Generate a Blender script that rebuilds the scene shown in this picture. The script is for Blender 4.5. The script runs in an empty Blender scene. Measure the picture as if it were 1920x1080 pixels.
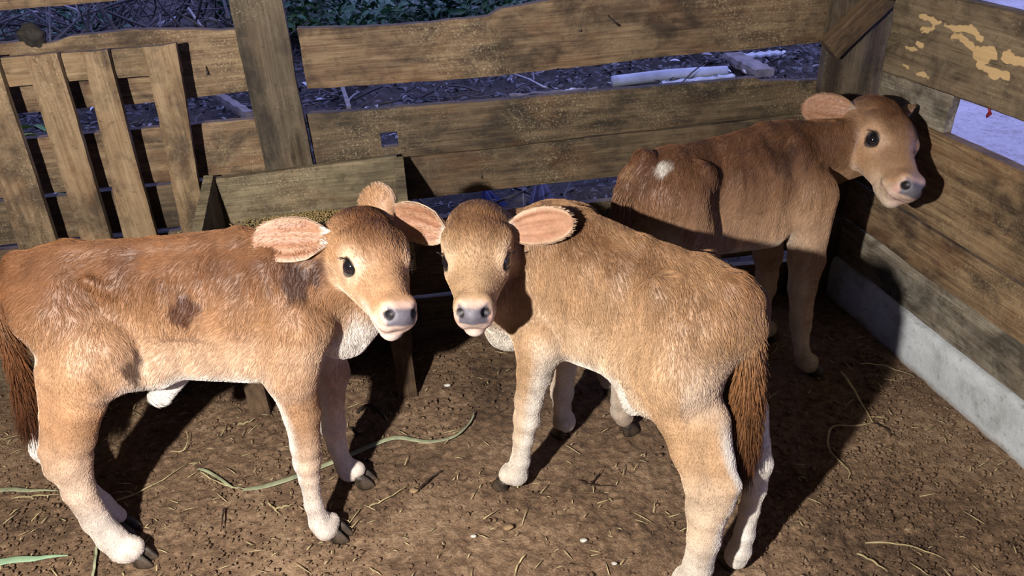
import bpy, math, random
import numpy as np
from mathutils import Matrix, Vector

# ------------------------------------------------------------------ camera
SC = bpy.context.scene
COL = SC.collection
FPX, TILT, ROLL, CAMH = 1450.0, math.radians(29.75), math.radians(-3.0), 1.3
F_ = np.array([0, math.cos(TILT), -math.sin(TILT)])
U0 = np.array([0, math.sin(TILT), math.cos(TILT)])
X0 = np.array([1.0, 0, 0])
X_ = math.cos(ROLL) * X0 + math.sin(ROLL) * U0
U_ = -math.sin(ROLL) * X0 + math.cos(ROLL) * U0
CAM = np.array([0, 0, CAMH])
cam = bpy.data.cameras.new('camera')
cam.sensor_width = 36.0
cam.lens = FPX * 36.0 / 1920.0
cam.clip_start = 0.02
cam_o = bpy.data.objects.new('camera', cam)
COL.objects.link(cam_o)
m = Matrix.Identity(4)
for i in range(3):
    m[i][0], m[i][1], m[i][2], m[i][3] = X_[i], U_[i], -F_[i], CAM[i]
cam_o.matrix_world = m
SC.camera = cam_o

# ------------------------------------------------------------------ dusk sky, lamp, exposure
SC.view_settings.view_transform = 'Standard'
SC.view_settings.look = 'None'
SC.view_settings.gamma = 1.0
SC.view_settings.use_curve_mapping = False
SC.view_settings.exposure = 0.22
world = bpy.data.worlds.new('dusk')
SC.world = world
world.use_nodes = True
bg = world.node_tree.nodes['Background']
bg.inputs['Color'].default_value = (0.38, 0.43, 1.0, 1)
bg.inputs['Strength'].default_value = 2.2
lamp = bpy.data.lights.new('work_lamp', 'POINT')
lamp.energy = 385.0
lamp.shadow_soft_size = 0.022
lamp.color = (1.0, 0.97, 0.93)
lamp_o = bpy.data.objects.new('work_lamp', lamp)
lamp_o.location = (-0.62, -0.12, 1.38)
COL.objects.link(lamp_o)


# ------------------------------------------------------------------ small helpers
def ray(px, py):
    return F_ + X_ * ((px - 960) / FPX) - U_ * ((py - 540) / FPX)


def on_ground(px, py, z=0.0):
    d = ray(px, py)
    return CAM + d * ((z - CAMH) / d[2])


def on_plane(px, py, p0, n):
    d = ray(px, py)
    return CAM + d * (np.dot(p0 - CAM, n) / np.dot(d, n))


def srgb(r, g, b):
    c = np.array([r, g, b], float) / 255.0
    return np.where(c <= 0.04045, c / 12.92, ((c + 0.055) / 1.055) ** 2.4)


def hash3(i, j, k, seed):
    h = (i.astype(np.int64) * 374761393 + j.astype(np.int64) * 668265263 + k.astype(np.int64) * 2147483647 + seed * 1274126177)
    h = (h ^ (h >> 13)) * 1274126177
    h = h & 0x7fffffff
    h = (h ^ (h >> 16)) & 0xffff
    return h / 65535.0


def noise(p, scale=1.0, seed=0):
    """value noise in -1..1 on an (N,3) array"""
    q = np.asarray(p, float) * scale + 100.37
    i = np.floor(q).astype(np.int64)
    f = q - i
    f = f * f * (3 - 2 * f)
    r = 0
    for dx in (0, 1):
        for dy in (0, 1):
            for dz in (0, 1):
                w = (f[:, 0] if dx else 1 - f[:, 0]) * (f[:, 1] if dy else 1 - f[:, 1]) * (f[:, 2] if dz else 1 - f[:, 2])
                r = r + w * hash3(i[:, 0] + dx, i[:, 1] + dy, i[:, 2] + dz, seed)
    return r * 2 - 1


def sstep(a, b, x):
    t = np.clip((x - a) / (b - a), 0, 1)
    return t * t * (3 - 2 * t)


def unit(v):
    v = np.asarray(v, float)
    return v / (np.linalg.norm(v, axis=-1, keepdims=True) + 1e-12)


def mesh_np(name, V, faces, mat=None, parent=None, smooth=True):
    """faces: list of arrays, each (n,3) or (n,4)"""
    me = bpy.data.meshes.new(name)
    V = np.asarray(V, np.float32)
    me.vertices.add(len(V))
    me.vertices.foreach_set('co', V.ravel())
    fl = [np.asarray(f, np.int32) for f in faces if len(f)]
    tot = np.concatenate([np.full(len(f), f.shape[1], np.int32) for f in fl])
    loops = np.concatenate([f.ravel() for f in fl])
    me.loops.add(len(loops))
    me.loops.foreach_set('vertex_index', loops)
    me.polygons.add(len(tot))
    st = np.zeros(len(tot), np.int32)
    st[1:] = np.cumsum(tot)[:-1]
    me.polygons.foreach_set('loop_start', st)
    me.update(calc_edges=True)
    me.validate()
    me.polygons.foreach_set('use_smooth', np.full(len(me.polygons), bool(smooth)))
    if mat is not None:
        me.materials.append(mat)
    o = bpy.data.objects.new(name, me)
    COL.objects.link(o)
    if parent is not None:
        o.parent = parent
    return o


def tag(o, label=None, cat=None, group=None, kind=None):
    if label: o['label'] = label
    if cat: o['category'] = cat
    if group: o['group'] = group
    if kind: o['kind'] = kind
    return o


def empty(name, mat4=None, loc=None):
    o = bpy.data.objects.new(name, None)
    o.empty_display_size = 0.05
    COL.objects.link(o)
    if mat4 is not None: o.matrix_world = mat4
    if loc is not None: o.location = loc
    return o


def tube(pts, rad, n=8, flat=1.0, up=(0, 0, 1)):
    """closed tube along pts; flat<1 squashes it along up. returns V, quads, tris"""
    P = np.asarray(pts, float)
    R = np.broadcast_to(np.asarray(rad, float), (len(P),))
    T = unit(np.gradient(P, axis=0))
    up = np.asarray(up, float)
    V = []
    for p, t, r in zip(P, T, R):
        s = np.cross(t, up)
        if np.linalg.norm(s) < 1e-3: s = np.cross(t, [1, 0, 0])
        s = unit(s); u = unit(np.cross(s, t))
        for k in range(n):
            a = 2 * math.pi * k / n
            V.append(p + s * (r * math.cos(a)) + u * (r * flat * math.sin(a)))
    m_ = len(P)
    Q = []
    for i in range(m_ - 1):
        for k in range(n):
            a, b = i * n + k, i * n + (k + 1) % n
            Q.append((a, b, b + n, a + n))
    V.append(P[0]); V.append(P[-1])
    c0, c1 = m_ * n, m_ * n + 1
    Tr = []
    for k in range(n):
        Tr.append((c0, (k + 1) % n, k))
        Tr.append((c1, (m_ - 1) * n + k, (m_ - 1) * n + (k + 1) % n))
    return np.array(V), np.array(Q), np.array(Tr)


def merge(parts):
    V, F3, F4, off = [], [], [], 0
    for v, q, t in parts:
        V.append(v)
        if len(q): F4.append(np.asarray(q) + off)
        if len(t): F3.append(np.asarray(t) + off)
        off += len(v)
    out = []
    if F4: out.append(np.concatenate(F4))
    if F3: out.append(np.concatenate(F3))
    return np.concatenate(V), out


def smooth_curve(pts, n):
    P = np.asarray(pts, float)
    if len(P) == 2:
        t = np.linspace(0, 1, n)[:, None]
        return P[0] * (1 - t) + P[1] * t
    P2 = np.vstack([2 * P[0] - P[1], P, 2 * P[-1] - P[-2]])
    out = []
    for t in np.linspace(0, len(P) - 1 - 1e-6, n):
        i = int(t); f = t - i
        a, b, c, d = P2[i], P2[i + 1], P2[i + 2], P2[i + 3]
        out.append(0.5 * ((2 * b) + (-a + c) * f + (2 * a - 5 * b + 4 * c - d) * f * f + (-a + 3 * b - 3 * c + d) * f ** 3))
    return np.array(out)


# ------------------------------------------------------------------ materials
def new_mat(name):
    mt = bpy.data.materials.new(name)
    mt.use_nodes = True
    nt = mt.node_tree
    nt.nodes.clear()
    out = nt.nodes.new('ShaderNodeOutputMaterial')
    b = nt.nodes.new('ShaderNodeBsdfPrincipled')
    nt.links.new(b.outputs[0], out.inputs[0])
    return mt, nt, b


ALB = 0.6      # darkens the base colours so less bounced light fills the shadows


def lin(c): return (*[float(x) * ALB for x in srgb(*c)], 1.0)


def ramp(nt, fac, stops):
    r = nt.nodes.new('ShaderNodeValToRGB')
    el = r.color_ramp.elements
    while len(el) > 1: el.remove(el[-1])
    el[0].position, el[0].color = stops[0][0], stops[0][1]
    for p, c in stops[1:]:
        e = el.new(p); e.color = c
    nt.links.new(fac, r.inputs[0])
    return r.outputs[0]


def mixc(nt, fac, a, b, mode='MIX'):
    n = nt.nodes.new('ShaderNodeMix'); n.data_type = 'RGBA'; n.blend_type = mode
    for sock, v in ((n.inputs[0], fac), (n.inputs[6], a), (n.inputs[7], b)):
        if hasattr(v, 'is_linked'): nt.links.new(v, sock)
        else: sock.default_value = v
    return n.outputs[2]


def mth(nt, op, a, b=None):
    n = nt.nodes.new('ShaderNodeMath'); n.operation = op
    for sock, v in ((n.inputs[0], a), (n.inputs[1], b)):
        if v is None: continue
        if hasattr(v, 'is_linked'): nt.links.new(v, sock)
        else: sock.default_value = v
    return n.outputs[0]


def tex_noise(nt, vec, scale, detail=4, rough=0.6, dist=0.0):
    n = nt.nodes.new('ShaderNodeTexNoise')
    n.inputs['Scale'].default_value = scale
    n.inputs['Detail'].default_value = detail
    n.inputs['Roughness'].default_value = rough
    n.inputs['Distortion'].default_value = dist
    nt.links.new(vec, n.inputs['Vector'])
    return n.outputs['Fac']


def mapping(nt, vec, scale=(1, 1, 1), loc=(0, 0, 0)):
    n = nt.nodes.new('ShaderNodeMapping')
    n.inputs['Scale'].default_value = scale
    n.inputs['Location'].default_value = loc
    nt.links.new(vec, n.inputs['Vector'])
    return n.outputs[0]


def wood(name, dark, mid, light, speck=0.35, rust=0.3, peel=False, contrast=1.0):
    mt, nt, b = new_mat(name)
    tc = nt.nodes.new('ShaderNodeTexCoord')
    oi = nt.nodes.new('ShaderNodeObjectInfo')
    off = nt.nodes.new('ShaderNodeVectorMath'); off.operation = 'MULTIPLY_ADD'
    nt.links.new(oi.outputs['Random'], off.inputs[0])
    off.inputs[1].default_value = (17, 31, 53)
    nt.links.new(tc.outputs['Object'], off.inputs[2])
    v = off.outputs[0]
    grain = tex_noise(nt, mapping(nt, v, (2.2, 40, 46)), 1.6, 6, 0.62, 0.35)
    fine = tex_noise(nt, mapping(nt, v, (8, 160, 190)), 1.3, 3, 0.6, 0.2)
    blot = tex_noise(nt, mapping(nt, v, (1.0, 1.8, 1.9)), 5.0, 5, 0.62, 0.6)
    grit = tex_noise(nt, v, 190, 4, 0.8)
    g = mth(nt, 'ADD', mth(nt, 'MULTIPLY', grain, 0.6), mth(nt, 'MULTIPLY', fine, 0.4))
    base = ramp(nt, g, [(0.28, lin(dark)), (0.46, lin(mid)), (0.68, lin(light))])
    # rot and wet patches
    darkp = ramp(nt, blot, [(0.38, (1, 1, 1, 1)), (0.54, (0, 0, 0, 1))])
    base = mixc(nt, mth(nt, 'MULTIPLY', darkp, 0.75 * contrast), base, lin(tuple(x * 0.55 for x in dark)))
    blot2 = tex_noise(nt, mapping(nt, v, (1.3, 2.6, 2.6), (3, 7, 1)), 4.2, 4, 0.6, 0.4)
    base = mixc(nt, mth(nt, 'MULTIPLY', ramp(nt, blot2, [(0.52, (0, 0, 0, 1)), (0.66, (1, 1, 1, 1))]), rust), base, lin((118, 74, 42)))
    cloud = tex_noise(nt, mapping(nt, v, (1.6, 2.0, 2.0), (5, 1, 3)), 9.0, 6, 0.68, 0.5)
    base = mixc(nt, mth(nt, 'MULTIPLY', ramp(nt, cloud, [(0.5, (0, 0, 0, 1)), (0.68, (1, 1, 1, 1))]), 0.40), base, lin(tuple(x * 1.02 for x in light)))
    base = mixc(nt, mth(nt, 'MULTIPLY', ramp(nt, cloud, [(0.32, (1, 1, 1, 1)), (0.44, (0, 0, 0, 1))]), 0.5), base, lin(tuple(x * 0.7 for x in dark)))
    # dried mud and lime splashes
    sp = tex_noise(nt, mapping(nt, v, (1, 1.2, 1.2), (9, 2, 4)), 3.4, 4, 0.6)
    sp_area = ramp(nt, sp, [(0.48, (0, 0, 0, 1)), (0.62, (1, 1, 1, 1))])
    specks = ramp(nt, grit, [(0.53, (0, 0, 0, 1)), (0.70, (1, 1, 1, 1))])
    base = mixc(nt, mth(nt, 'MULTIPLY', mth(nt, 'MULTIPLY', sp_area, specks), speck), base, lin((196, 180, 142)))
    dk = tex_noise(nt, mapping(nt, v, (1, 1, 1), (2, 5, 8)), 60, 3, 0.7)
    base = mixc(nt, mth(nt, 'MULTIPLY', ramp(nt, dk, [(0.60, (0, 0, 0, 1)), (0.70, (1, 1, 1, 1))]), 0.4), base, lin((40, 28, 18)))
    # knots
    vo = nt.nodes.new('ShaderNodeTexVoronoi'); vo.inputs['Scale'].default_value = 1.0
    nt.links.new(mapping(nt, v, (1.6, 3.0, 5.0), (0.4, 0, 0.2)), vo.inputs['Vector'])
    base = mixc(nt, mth(nt, 'MULTIPLY', ramp(nt, vo.outputs['Distance'], [(0.05, (1, 1, 1, 1)), (0.17, (0, 0, 0, 1))]), 0.7), base, lin((48, 32, 22)))
    if peel:                                # places where the grey surface has flaked off
        at = nt.nodes.new('ShaderNodeAttribute'); at.attribute_name = 'flaked'
        base = mixc(nt, ramp(nt, at.outputs['Fac'], [(0.45, (0, 0, 0, 1)), (0.55, (1, 1, 1, 1))]), base, lin((205, 170, 120)))
    nt.links.new(base, b.inputs['Base Color'])
    b.inputs['Roughness'].default_value = 0.78
    b.inputs['Specular IOR Level'].default_value = 0.25
    h = mth(nt, 'ADD', mth(nt, 'MULTIPLY', g, 1.0), mth(nt, 'MULTIPLY', grit, 0.35))
    bp = nt.nodes.new('ShaderNodeBump'); bp.inputs['Strength'].default_value = 0.75; bp.inputs['Distance'].default_value = 0.006
    nt.links.new(h, bp.inputs['Height'])
    nt.links.new(bp.outputs[0], b.inputs['Normal'])
    return mt


def plain(name, col, rough=0.7, spec=0.3, var=0.0, scale=20, col2=None, bump=0.0, metal=0.0):
    mt, nt, b = new_mat(name)
    tc = nt.nodes.new('ShaderNodeTexCoord')
    n = tex_noise(nt, tc.outputs['Object'], scale, 5, 0.65)
    c2 = col2 or tuple(x * (1 - var) for x in col)
    nt.links.new(ramp(nt, n, [(0.36, lin(c2)), (0.62, lin(col))]), b.inputs['Base Color'])
    b.inputs['Roughness'].default_value = rough
    b.inputs['Specular IOR Level'].default_value = spec
    b.inputs['Metallic'].default_value = metal
    if bump:
        bp = nt.nodes.new('ShaderNodeBump'); bp.inputs['Strength'].default_value = bump; bp.inputs['Distance'].default_value = 0.004
        nt.links.new(n, bp.inputs['Height']); nt.links.new(bp.outputs[0], b.inputs['Normal'])
    return mt


W_RAIL = wood('weathered_rail', (55, 40, 29), (103, 80, 58), (147, 124, 94), 0.7, 0.28)
W_MID = wood('dark_plank', (44, 34, 25), (80, 65, 47), (119, 99, 75), 0.65, 0.22)
W_POST = wood('post_wood', (52, 43, 33), (80, 68, 52), (108, 93, 74), 0.4, 0.08)
W_SLAT = wood('slat_wood', (74, 55, 38), (119, 95, 67), (154, 130, 99), 0.5, 0.25)
W_WALL = wood('wall_plank', (67, 51, 37), (119, 93, 66), (168, 140, 104), 0.6, 0.28)
W_UPPER = wood('flaking_plank', (72, 60, 45), (112, 94, 71), (145, 125, 98), 0.4, 0.12, peel=True)
W_GREY = wood('grey_plank', (80, 71, 57), (126, 112, 93), (175, 166, 147), 0.95, 0.10)
W_TROUGH = wood('trough_wood', (70, 60, 44), (110, 96, 72), (148, 132, 102), 0.6, 0.2, contrast=0.7)
W_DARK = wood('brace_wood', (52, 39, 28), (89, 68, 49), (121, 96, 70), 0.25, 0.2)

# ------------------------------------------------------------------ pen frames
CORNER = on_ground(1545, 540)
AB = math.radians(7.5)
BD = np.array([math.cos(AB), math.sin(AB), 0]); BN = np.array([-math.sin(AB), math.cos(AB), 0])
AW = math.radians(100.5)
WD = -np.array([math.cos(AW), math.sin(AW), 0])          # along the right wall, towards the camera
WN = np.array([-WD[1], WD[0], 0])                         # outwards (to the right)
ZZ = np.array([0, 0, 1.0])


def frame(o, ex, ey):
    m4 = Matrix.Identity(4)
    for i in range(3):
        m4[i][0], m4[i][1], m4[i][2], m4[i][3] = ex[i], ey[i], ZZ[i], o[i]
    return m4


def fs(px, py, d=0.0):      # pixel -> (s, z) on the back fence, d in front of it
    q = on_plane(px, py, CORNER - BN * d, BN) - CORNER
    return float(q @ BD), float(q[2])


def ws(px, py, d=0.0):
    q = on_plane(px, py, CORNER - WN * d, WN) - CORNER
    return float(q @ WD), float(q[2])


def plank(name, parent, mat, u0, u1, wb, wt, y0, th, seed, vertical=False, wav=0.003, cell=0.012, holes=(), relief=0.0016,
          cracks=(), endwav=0.004, lean=0.0, e1=None, org=None, e2=None):
    """a sawn board. runs u0..u1 along its grain; wb / wt are the edges across it (number or [(u, w), ...]).
    front face at depth y0 (negative = towards the pen inside), th thick."""
    L = u1 - u0
    prof = lambda pr, u: np.full_like(u, pr) if np.isscalar(pr) else np.interp(u, [a for a, _ in pr], [b for _, b in pr])
    nu = max(6, int(L / cell))
    us = np.linspace(u0, u1, nu + 1)
    lo = prof(wb, us); hi = prof(wt, us)
    nz = np.zeros(nu + 1)
    pu = np.stack([us, nz + seed * 3.1, nz], 1)
    lo = lo + wav * (noise(pu, 7, seed) + 0.5 * noise(pu, 30, seed + 1))
    hi = hi + wav * (noise(pu, 6, seed + 2) + 0.5 * noise(pu, 33, seed + 3))
    W = float(np.mean(hi - lo))
    nw = max(5, int(W / cell))
    t = np.linspace(0, 1, nw + 1)
    U = np.repeat(us[:, None], nw + 1, 1)
    Wc = lo[:, None] * (1 - t) + hi[:, None] * t
    ew = endwav * noise(np.stack([t * W * 8, t * 0 + seed, t * 0], 1), 3, seed + 5)
    fade0 = np.clip(1 - (U - u0) / (6 * cell), 0, 1); fade1 = np.clip(1 - (u1 - U) / (6 * cell), 0, 1)
    U = U + fade0 * ew[None, :] - fade1 * ew[None, ::-1]
    mask = np.ones((nu, nw), bool)
    cu = (U[:-1, :-1] + U[1:, 1:]) / 2; cw = (Wc[:-1, :-1] + Wc[1:, 1:]) / 2
    for (a0, a1, b0, b1) in holes:
        mask &= ~((cu > a0) & (cu < a1) & (cw > b0) & (cw < b1))
    # vertex boundary weight
    cnt = np.zeros((nu + 1, nw + 1), int)
    for di in (0, 1):
        for dj in (0, 1):
            cnt[di:di + nu, dj:dj + nw] += mask
    edge = cnt < 4
    P2 = np.stack([U.ravel(), Wc.ravel(), np.zeros(U.size)], 1)
    rel = relief * (noise(P2 * [3, 60, 1], 1, seed + 9) + 0.7 * noise(P2 * [9, 130, 1], 1, seed + 10)) + 0.0018 * noise(P2, 9, seed + 11)
    for (a0, b0, a1, b1, wd_, dp) in cracks:
        wl = np.interp(P2[:, 0], [a0, a1], [b0, b1]) + 0.004 * noise(P2 * [1, 0, 0], 14, seed + 13)
        ins = (P2[:, 0] > a0) & (P2[:, 0] < a1)
        rel = rel + np.where(ins, dp * np.exp(-((P2[:, 1] - wl) / wd_) ** 2), 0)
    rel = rel.reshape(U.shape)
    yf = y0 + rel + np.where(edge, 0.004, 0)
    yb = y0 + th - np.where(edge, 0.003, 0) + 0 * rel
    uc, wc = (u0 + u1) / 2, float(np.mean(Wc))
    N = U.size
    V = np.concatenate([np.stack([U.ravel() - uc, yf.ravel() - y0, Wc.ravel() - wc], 1), np.stack([U.ravel() - uc, yb.ravel() - y0, Wc.ravel() - wc], 1)])
    idx = np.arange(N).reshape(U.shape)
    a, b, c, d = idx[:-1, :-1][mask], idx[1:, :-1][mask], idx[1:, 1:][mask], idx[:-1, 1:][mask]
    Q = [np.stack([a, b, c, d], 1), np.stack([a + N, d + N, c + N, b + N], 1)]
    mp = np.pad(mask, 1)
    for (di, dj, s, e) in ((-1, 0, (0, 0), (0, 1)), (1, 0, (1, 1), (1, 0)), (0, -1, (1, 0), (0, 0)), (0, 1, (0, 1), (1, 1))):
        nb = mp[1 + di:1 + di + nu, 1 + dj:1 + dj + nw]
        I, J = np.nonzero(mask & ~nb)
        p = idx[I + s[0], J + s[1]]; q = idx[I + e[0], J + e[1]]
        Q.append(np.stack([p, q, q + N, p + N], 1))
    o = mesh_np(name, V, [np.concatenate(Q)], mat, parent)
    me = o.data
    try:
        me.set_sharp_from_angle(angle=math.radians(50))
    except Exception:
        pass
    if e1 is not None:                      # free placement
        e1 = unit(e1); e2 = unit(e2)
        m4 = Matrix.Identity(4)
        for i in range(3):
            m4[i][0], m4[i][1], m4[i][2] = e1[i], -np.cross(e1, e2)[i], e2[i]
            m4[i][3] = org[i] + e1[i] * uc + e2[i] * wc + (-np.cross(e1, e2)[i]) * y0
        o.matrix_local = m4
    elif vertical:                          # u is up, w runs along the fence
        m4 = Matrix(((math.sin(lean), 0, -math.cos(lean), -wc), (0, 1, 0, y0), (math.cos(lean), 0, math.sin(lean), uc), (0, 0, 0, 1)))
        o.matrix_local = m4
    else:
        o.matrix_local = Matrix.Translation((uc, y0, wc))
    return o


FB = frame(CORNER, BD, BN)
# back fence ---------------------------------------------------------------
back = tag(empty('wooden_fence', FB), 'rough timber rail fence along the back of the pen with gaps between boards', 'fence')
SL, SR = -3.2, 0.06
plank('rail', back, W_RAIL, SL, SR, 1.026, 1.17, 0.0, 0.035, 1)
topL = [(-3.2, 0.955), (-2.15, 0.953), (-2.1, 0.943), (-2.05, 0.955), (-1.9, 0.962), (-1.7, 0.944), (-1.6, 0.94)]
plank('rail', back, W_RAIL, SL, -1.585, [(-3.2, 0.79), (-1.85, 0.787), (-1.6, 0.795)], topL, 0.0, 0.035, 2, cracks=((-3.2, 0.93, -1.6, 0.915, 0.008, 0.004),))
topR = [fs(569, 53), fs(700, 49), fs(800, 42), fs(915, 31), fs(938, 17), fs(1031, 1), (-0.7, 0.962), (-0.4, 0.95), (0.06, 0.95)]
botR = [fs(572, 166), fs(700, 159), fs(830, 150), fs(1000, 134), fs(1170, 116), fs(1300, 101), fs(1450, 88), (0.06, 0.8)]
plank('rail', back, W_RAIL, fs(566, 100)[0], SR, botR, topR, -0.004, 0.034, 3, wav=0.004,
      cracks=((-0.9, 0.86, -0.6, 0.89, 0.004, 0.006), (-1.1, 0.925, -0.7, 0.905, 0.006, 0.005)))
plank('plank', back, W_RAIL, SL, -1.585, [(-3.2, 0.575), (-1.6, 0.58)], [(-3.2, 0.728), (-1.6, 0.722)], 0.0, 0.03, 4)
plank('plank', back, W_MID, -1.538, SR, [(-1.54, 0.578), (-0.9, 0.588), (0.06, 0.6)],
      [(-1.54, 0.722), fs(900, 191), fs(1420, 146), (fs(1428, 152)[0], fs(1428, 152)[1]), fs(1535, 150), (0.06, 0.695)], 0.0, 0.03, 5,
      holes=((-1.361, -1.311, 0.617, 0.655),), cell=0.009, cracks=((-1.2, 0.612, -0.6, 0.625, 0.004, 0.004),))
plank('plank', back, W_MID, -1.545, SR, [(-1.54, 0.455), (-1.2, 0.462), (-0.7, 0.466), (0.06, 0.475)], [(-1.54, 0.576), (-0.9, 0.587), (0.06, 0.600)], -0.009, 0.036, 6,
      cracks=((-1.0, 0.505, -0.2, 0.52, 0.003, 0.003),))
plank('plank', back, W_MID, SL, -1.56, [(-3.2, 0.44), (-1.6, 0.45)], [(-3.2, 0.566), (-2.1, 0.565), (-1.6, 0.572)], 0.004, 0.03, 7)
plank('plank', back, W_MID, SL, -1.5, 0.13, [(-3.2, 0.43), (-1.6, 0.436)], 0.0, 0.03, 8)
plank('plank', back, W_MID, -1.49, SR, [(-1.49, 0.15), (0.06, 0.152)], 0.388, 0.0, 0.032, 9, cracks=((-1.3, 0.27, 0.0, 0.265, 0.004, 0.006),))
plank('plank', back, W_MID, SL, SR, -0.03, [(-1.5, 0.136), (-0.6, 0.136), (-0.2, 0.112), (0.06, 0.112)], 0.002, 0.032, 10)
# posts nailed in front of the rails
pl_, pr_ = fs(497, 315, 0.03)[0], fs(584, 300, 0.03)[0]
post = plank('post', back, W_POST, 0.02, 1.3, -pr_, -pl_, -0.032, 0.030, 11, vertical=True, cell=0.01, relief=0.002,
             cracks=((0.56, -(pl_ * .35 + pr_ * .65), 0.75, -(pl_ * .3 + pr_ * .7), 0.004, 0.010), (0.58, -(pl_ * .15 + pr_ * .85), 0.70, -(pl_ * .2 + pr_ * .8), 0.004, 0.012)))
post = plank('post', back, W_POST, 0.0, 1.3, -0.06, -fs(1541, 140, 0.03)[0], -0.034, 0.032, 12, vertical=True, cell=0.01, relief=0.003)
# diagonal brace across the corner post
b0, b1 = fs(1566, 84, 0.06), fs(1695, -40, 0.06)
bl = math.hypot(b1[0] - b0[0], b1[1] - b0[1]); bv = np.array([(b1[0] - b0[0]) / bl, 0, (b1[1] - b0[1]) / bl])
plank('brace', back, W_DARK, -0.02, bl + 0.15, -0.032, 0.032, -0.02, 0.04, 13, e1=bv, e2=np.array([-bv[2], 0, bv[0]]), org=np.array([b0[0], -0.055, b0[1]]), cell=0.008)
NAIL = plain('rusty_nail', (52, 34, 24), 0.6, 0.4, 0.4, 40)


def nail(px, py, dx, dz, parent, plane='b', L=0.022):
    s, z = (fs if plane == 'b' else ws)(px, py)
    V, Q, T = tube([(s, 0.004, z), (s + dx * 0.4, -0.008, z + dz * 0.5), (s + dx, -0.010, z + dz)], [0.0018, 0.0018, 0.003], 6)
    return mesh_np('nail', V, [Q, T], NAIL, parent)


nail(386, 122, 0.002, -0.022, back); nail(1138, 26, 0.03, -0.03, back); nail(902, 318, 0.0, -0.022, back); nail(1084, 58, 0.006, 0.002, back)

# right wall -----------------------------------------------------------------
FW = frame(CORNER, WD, WN)
right = tag(empty('plank_wall', FW), 'wide board wall on the right side of the pen above the pale concrete kerb', 'fence')
SE = 1.9
upl = ws(1662, 120)[0]
upper = plank('plank', right, W_UPPER, upl, SE, [(upl, 0.728), (0.5, 0.735), (SE, 0.74)], [(upl, 0.945), (SE, 0.935)], -0.012, 0.036, 21, cell=0.004, endwav=0.006, relief=0.0022)
co = np.zeros(len(upper.data.vertices) * 3, np.float32); upper.data.vertices.foreach_get('co', co); co = co.reshape(-1, 3)
uw = co[:, [0, 2]] + np.array([upper.location.x, upper.location.z])
fl_ = np.full(len(co), -1.0)
for (p, q, r) in (((1731, 30), (1762, 44), .009), ((1772, 47), (1818, 57), .008), ((1818, 57), (1842, 73), .006), ((1729, 52), (1748, 55), .008), ((1718, 78), (1728, 84), .005), ((1700, 88), (1722, 95), .003),
                  ((1786, 70), (1806, 70), .006), ((1806, 70), (1832, 98), .013), ((1832, 98), (1862, 98), .019), ((1840, 112), (1852, 112), .014), ((1836, 124), (1888, 145), .012), ((1886, 104), (1935, 116), .012), ((1690, 120), (1740, 146), .004)):
    A_, B_ = np.array(ws(*p, .012)), np.array(ws(*q, .012))
    d_ = B_ - A_; t_ = np.clip((uw - A_) @ d_ / (d_ @ d_), 0, 1)
    fl_ = np.maximum(fl_, (r * .78 - np.linalg.norm(uw - A_ - t_[:, None] * d_, axis=1)) / .012)
fl_ = fl_ + .75 * noise(co * [1, 0, 1.6], 45, 7) + .55 * noise(co * [1, 0, 1.6], 110, 8)
fa = upper.data.attributes.new('flaked', 'FLOAT', 'POINT'); fa.data.foreach_set('value', np.clip(.5 + fl_ * .5, 0, 1).astype(np.float32))
plank('plank', right, W_GREY, 0.062, 0.337, 0.50, 0.735, 0.012, 0.030, 22, vertical=False, cell=0.009)
plank('plank', right, W_WALL, 0.0, SE, [(0, 0.397), (0.7, 0.395), (SE, 0.39)], [(0, 0.632), (0.34, 0.628), (SE, 0.634)], 0.0, 0.034, 23, relief=0.003,
      cracks=((0.0, 0.545, 1.9, 0.555, 0.004, 0.006), (0.1, 0.50, 0.9, 0.485, 0.003, 0.003)))
plank('plank', right, W_WALL, 0.0, SE, [(0, 0.268), (0.4, 0.262), (SE, 0.275)], [(0, 0.392), (SE, 0.386)], -0.003, 0.034, 24, relief=0.0035,
      cracks=((0.3, 0.34, 1.3, 0.33, 0.003, 0.005),))
plank('plank', right, W_GREY, 0.0, SE, 0.125, [(0, 0.264), (0.4, 0.258), (SE, 0.27)], 0.004, 0.034, 25, relief=0.004,
      cracks=((0.2, 0.20, 1.5, 0.215, 0.005, 0.006),))
plank('plank', right, W_GREY, 0.0, SE, 1.03, 1.17, 0.02, 0.03, 26)
plank('post', right, W_POST, 0.0, 1.3, -0.05, 0.05, 0.04, 0.06, 27, vertical=True).location.x = 1.3
# wire twisted round the board end at the corner
wp = []
for t in np.linspace(0, 1, 40):
    a = t * 5 * math.pi
    wp.append((0.095 + 0.012 * math.cos(a) + 0.01 * t, -0.016 + 0.010 * math.sin(a * .7), 0.925 + 0.014 * math.sin(a)))
V, Q, T = tube(wp, 0.003, 6)
mesh_np('wire_tie', V, [Q, T], NAIL, right)
RED = plain('red_plastic', (190, 40, 36), 0.5, 0.4, 0.2)
s_, z_ = ws(1851, 203, -0.02)
V, Q, T = tube([(s_ - .004, 0.026, z_ + 0.012), (s_, 0.028, z_), (s_ + .003, 0.027, z_ - 0.014), (s_ - 0.003, 0.028, z_ - 0.024)], [0.006, 0.009, 0.008, 0.002], 8, 0.4)
r_ = mesh_np('plastic_scrap', V, [Q, T], RED)
r_.matrix_world = FW
tag(r_, 'small red scrap hanging under the flaking upper plank of the right wall', 'scrap')

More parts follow.
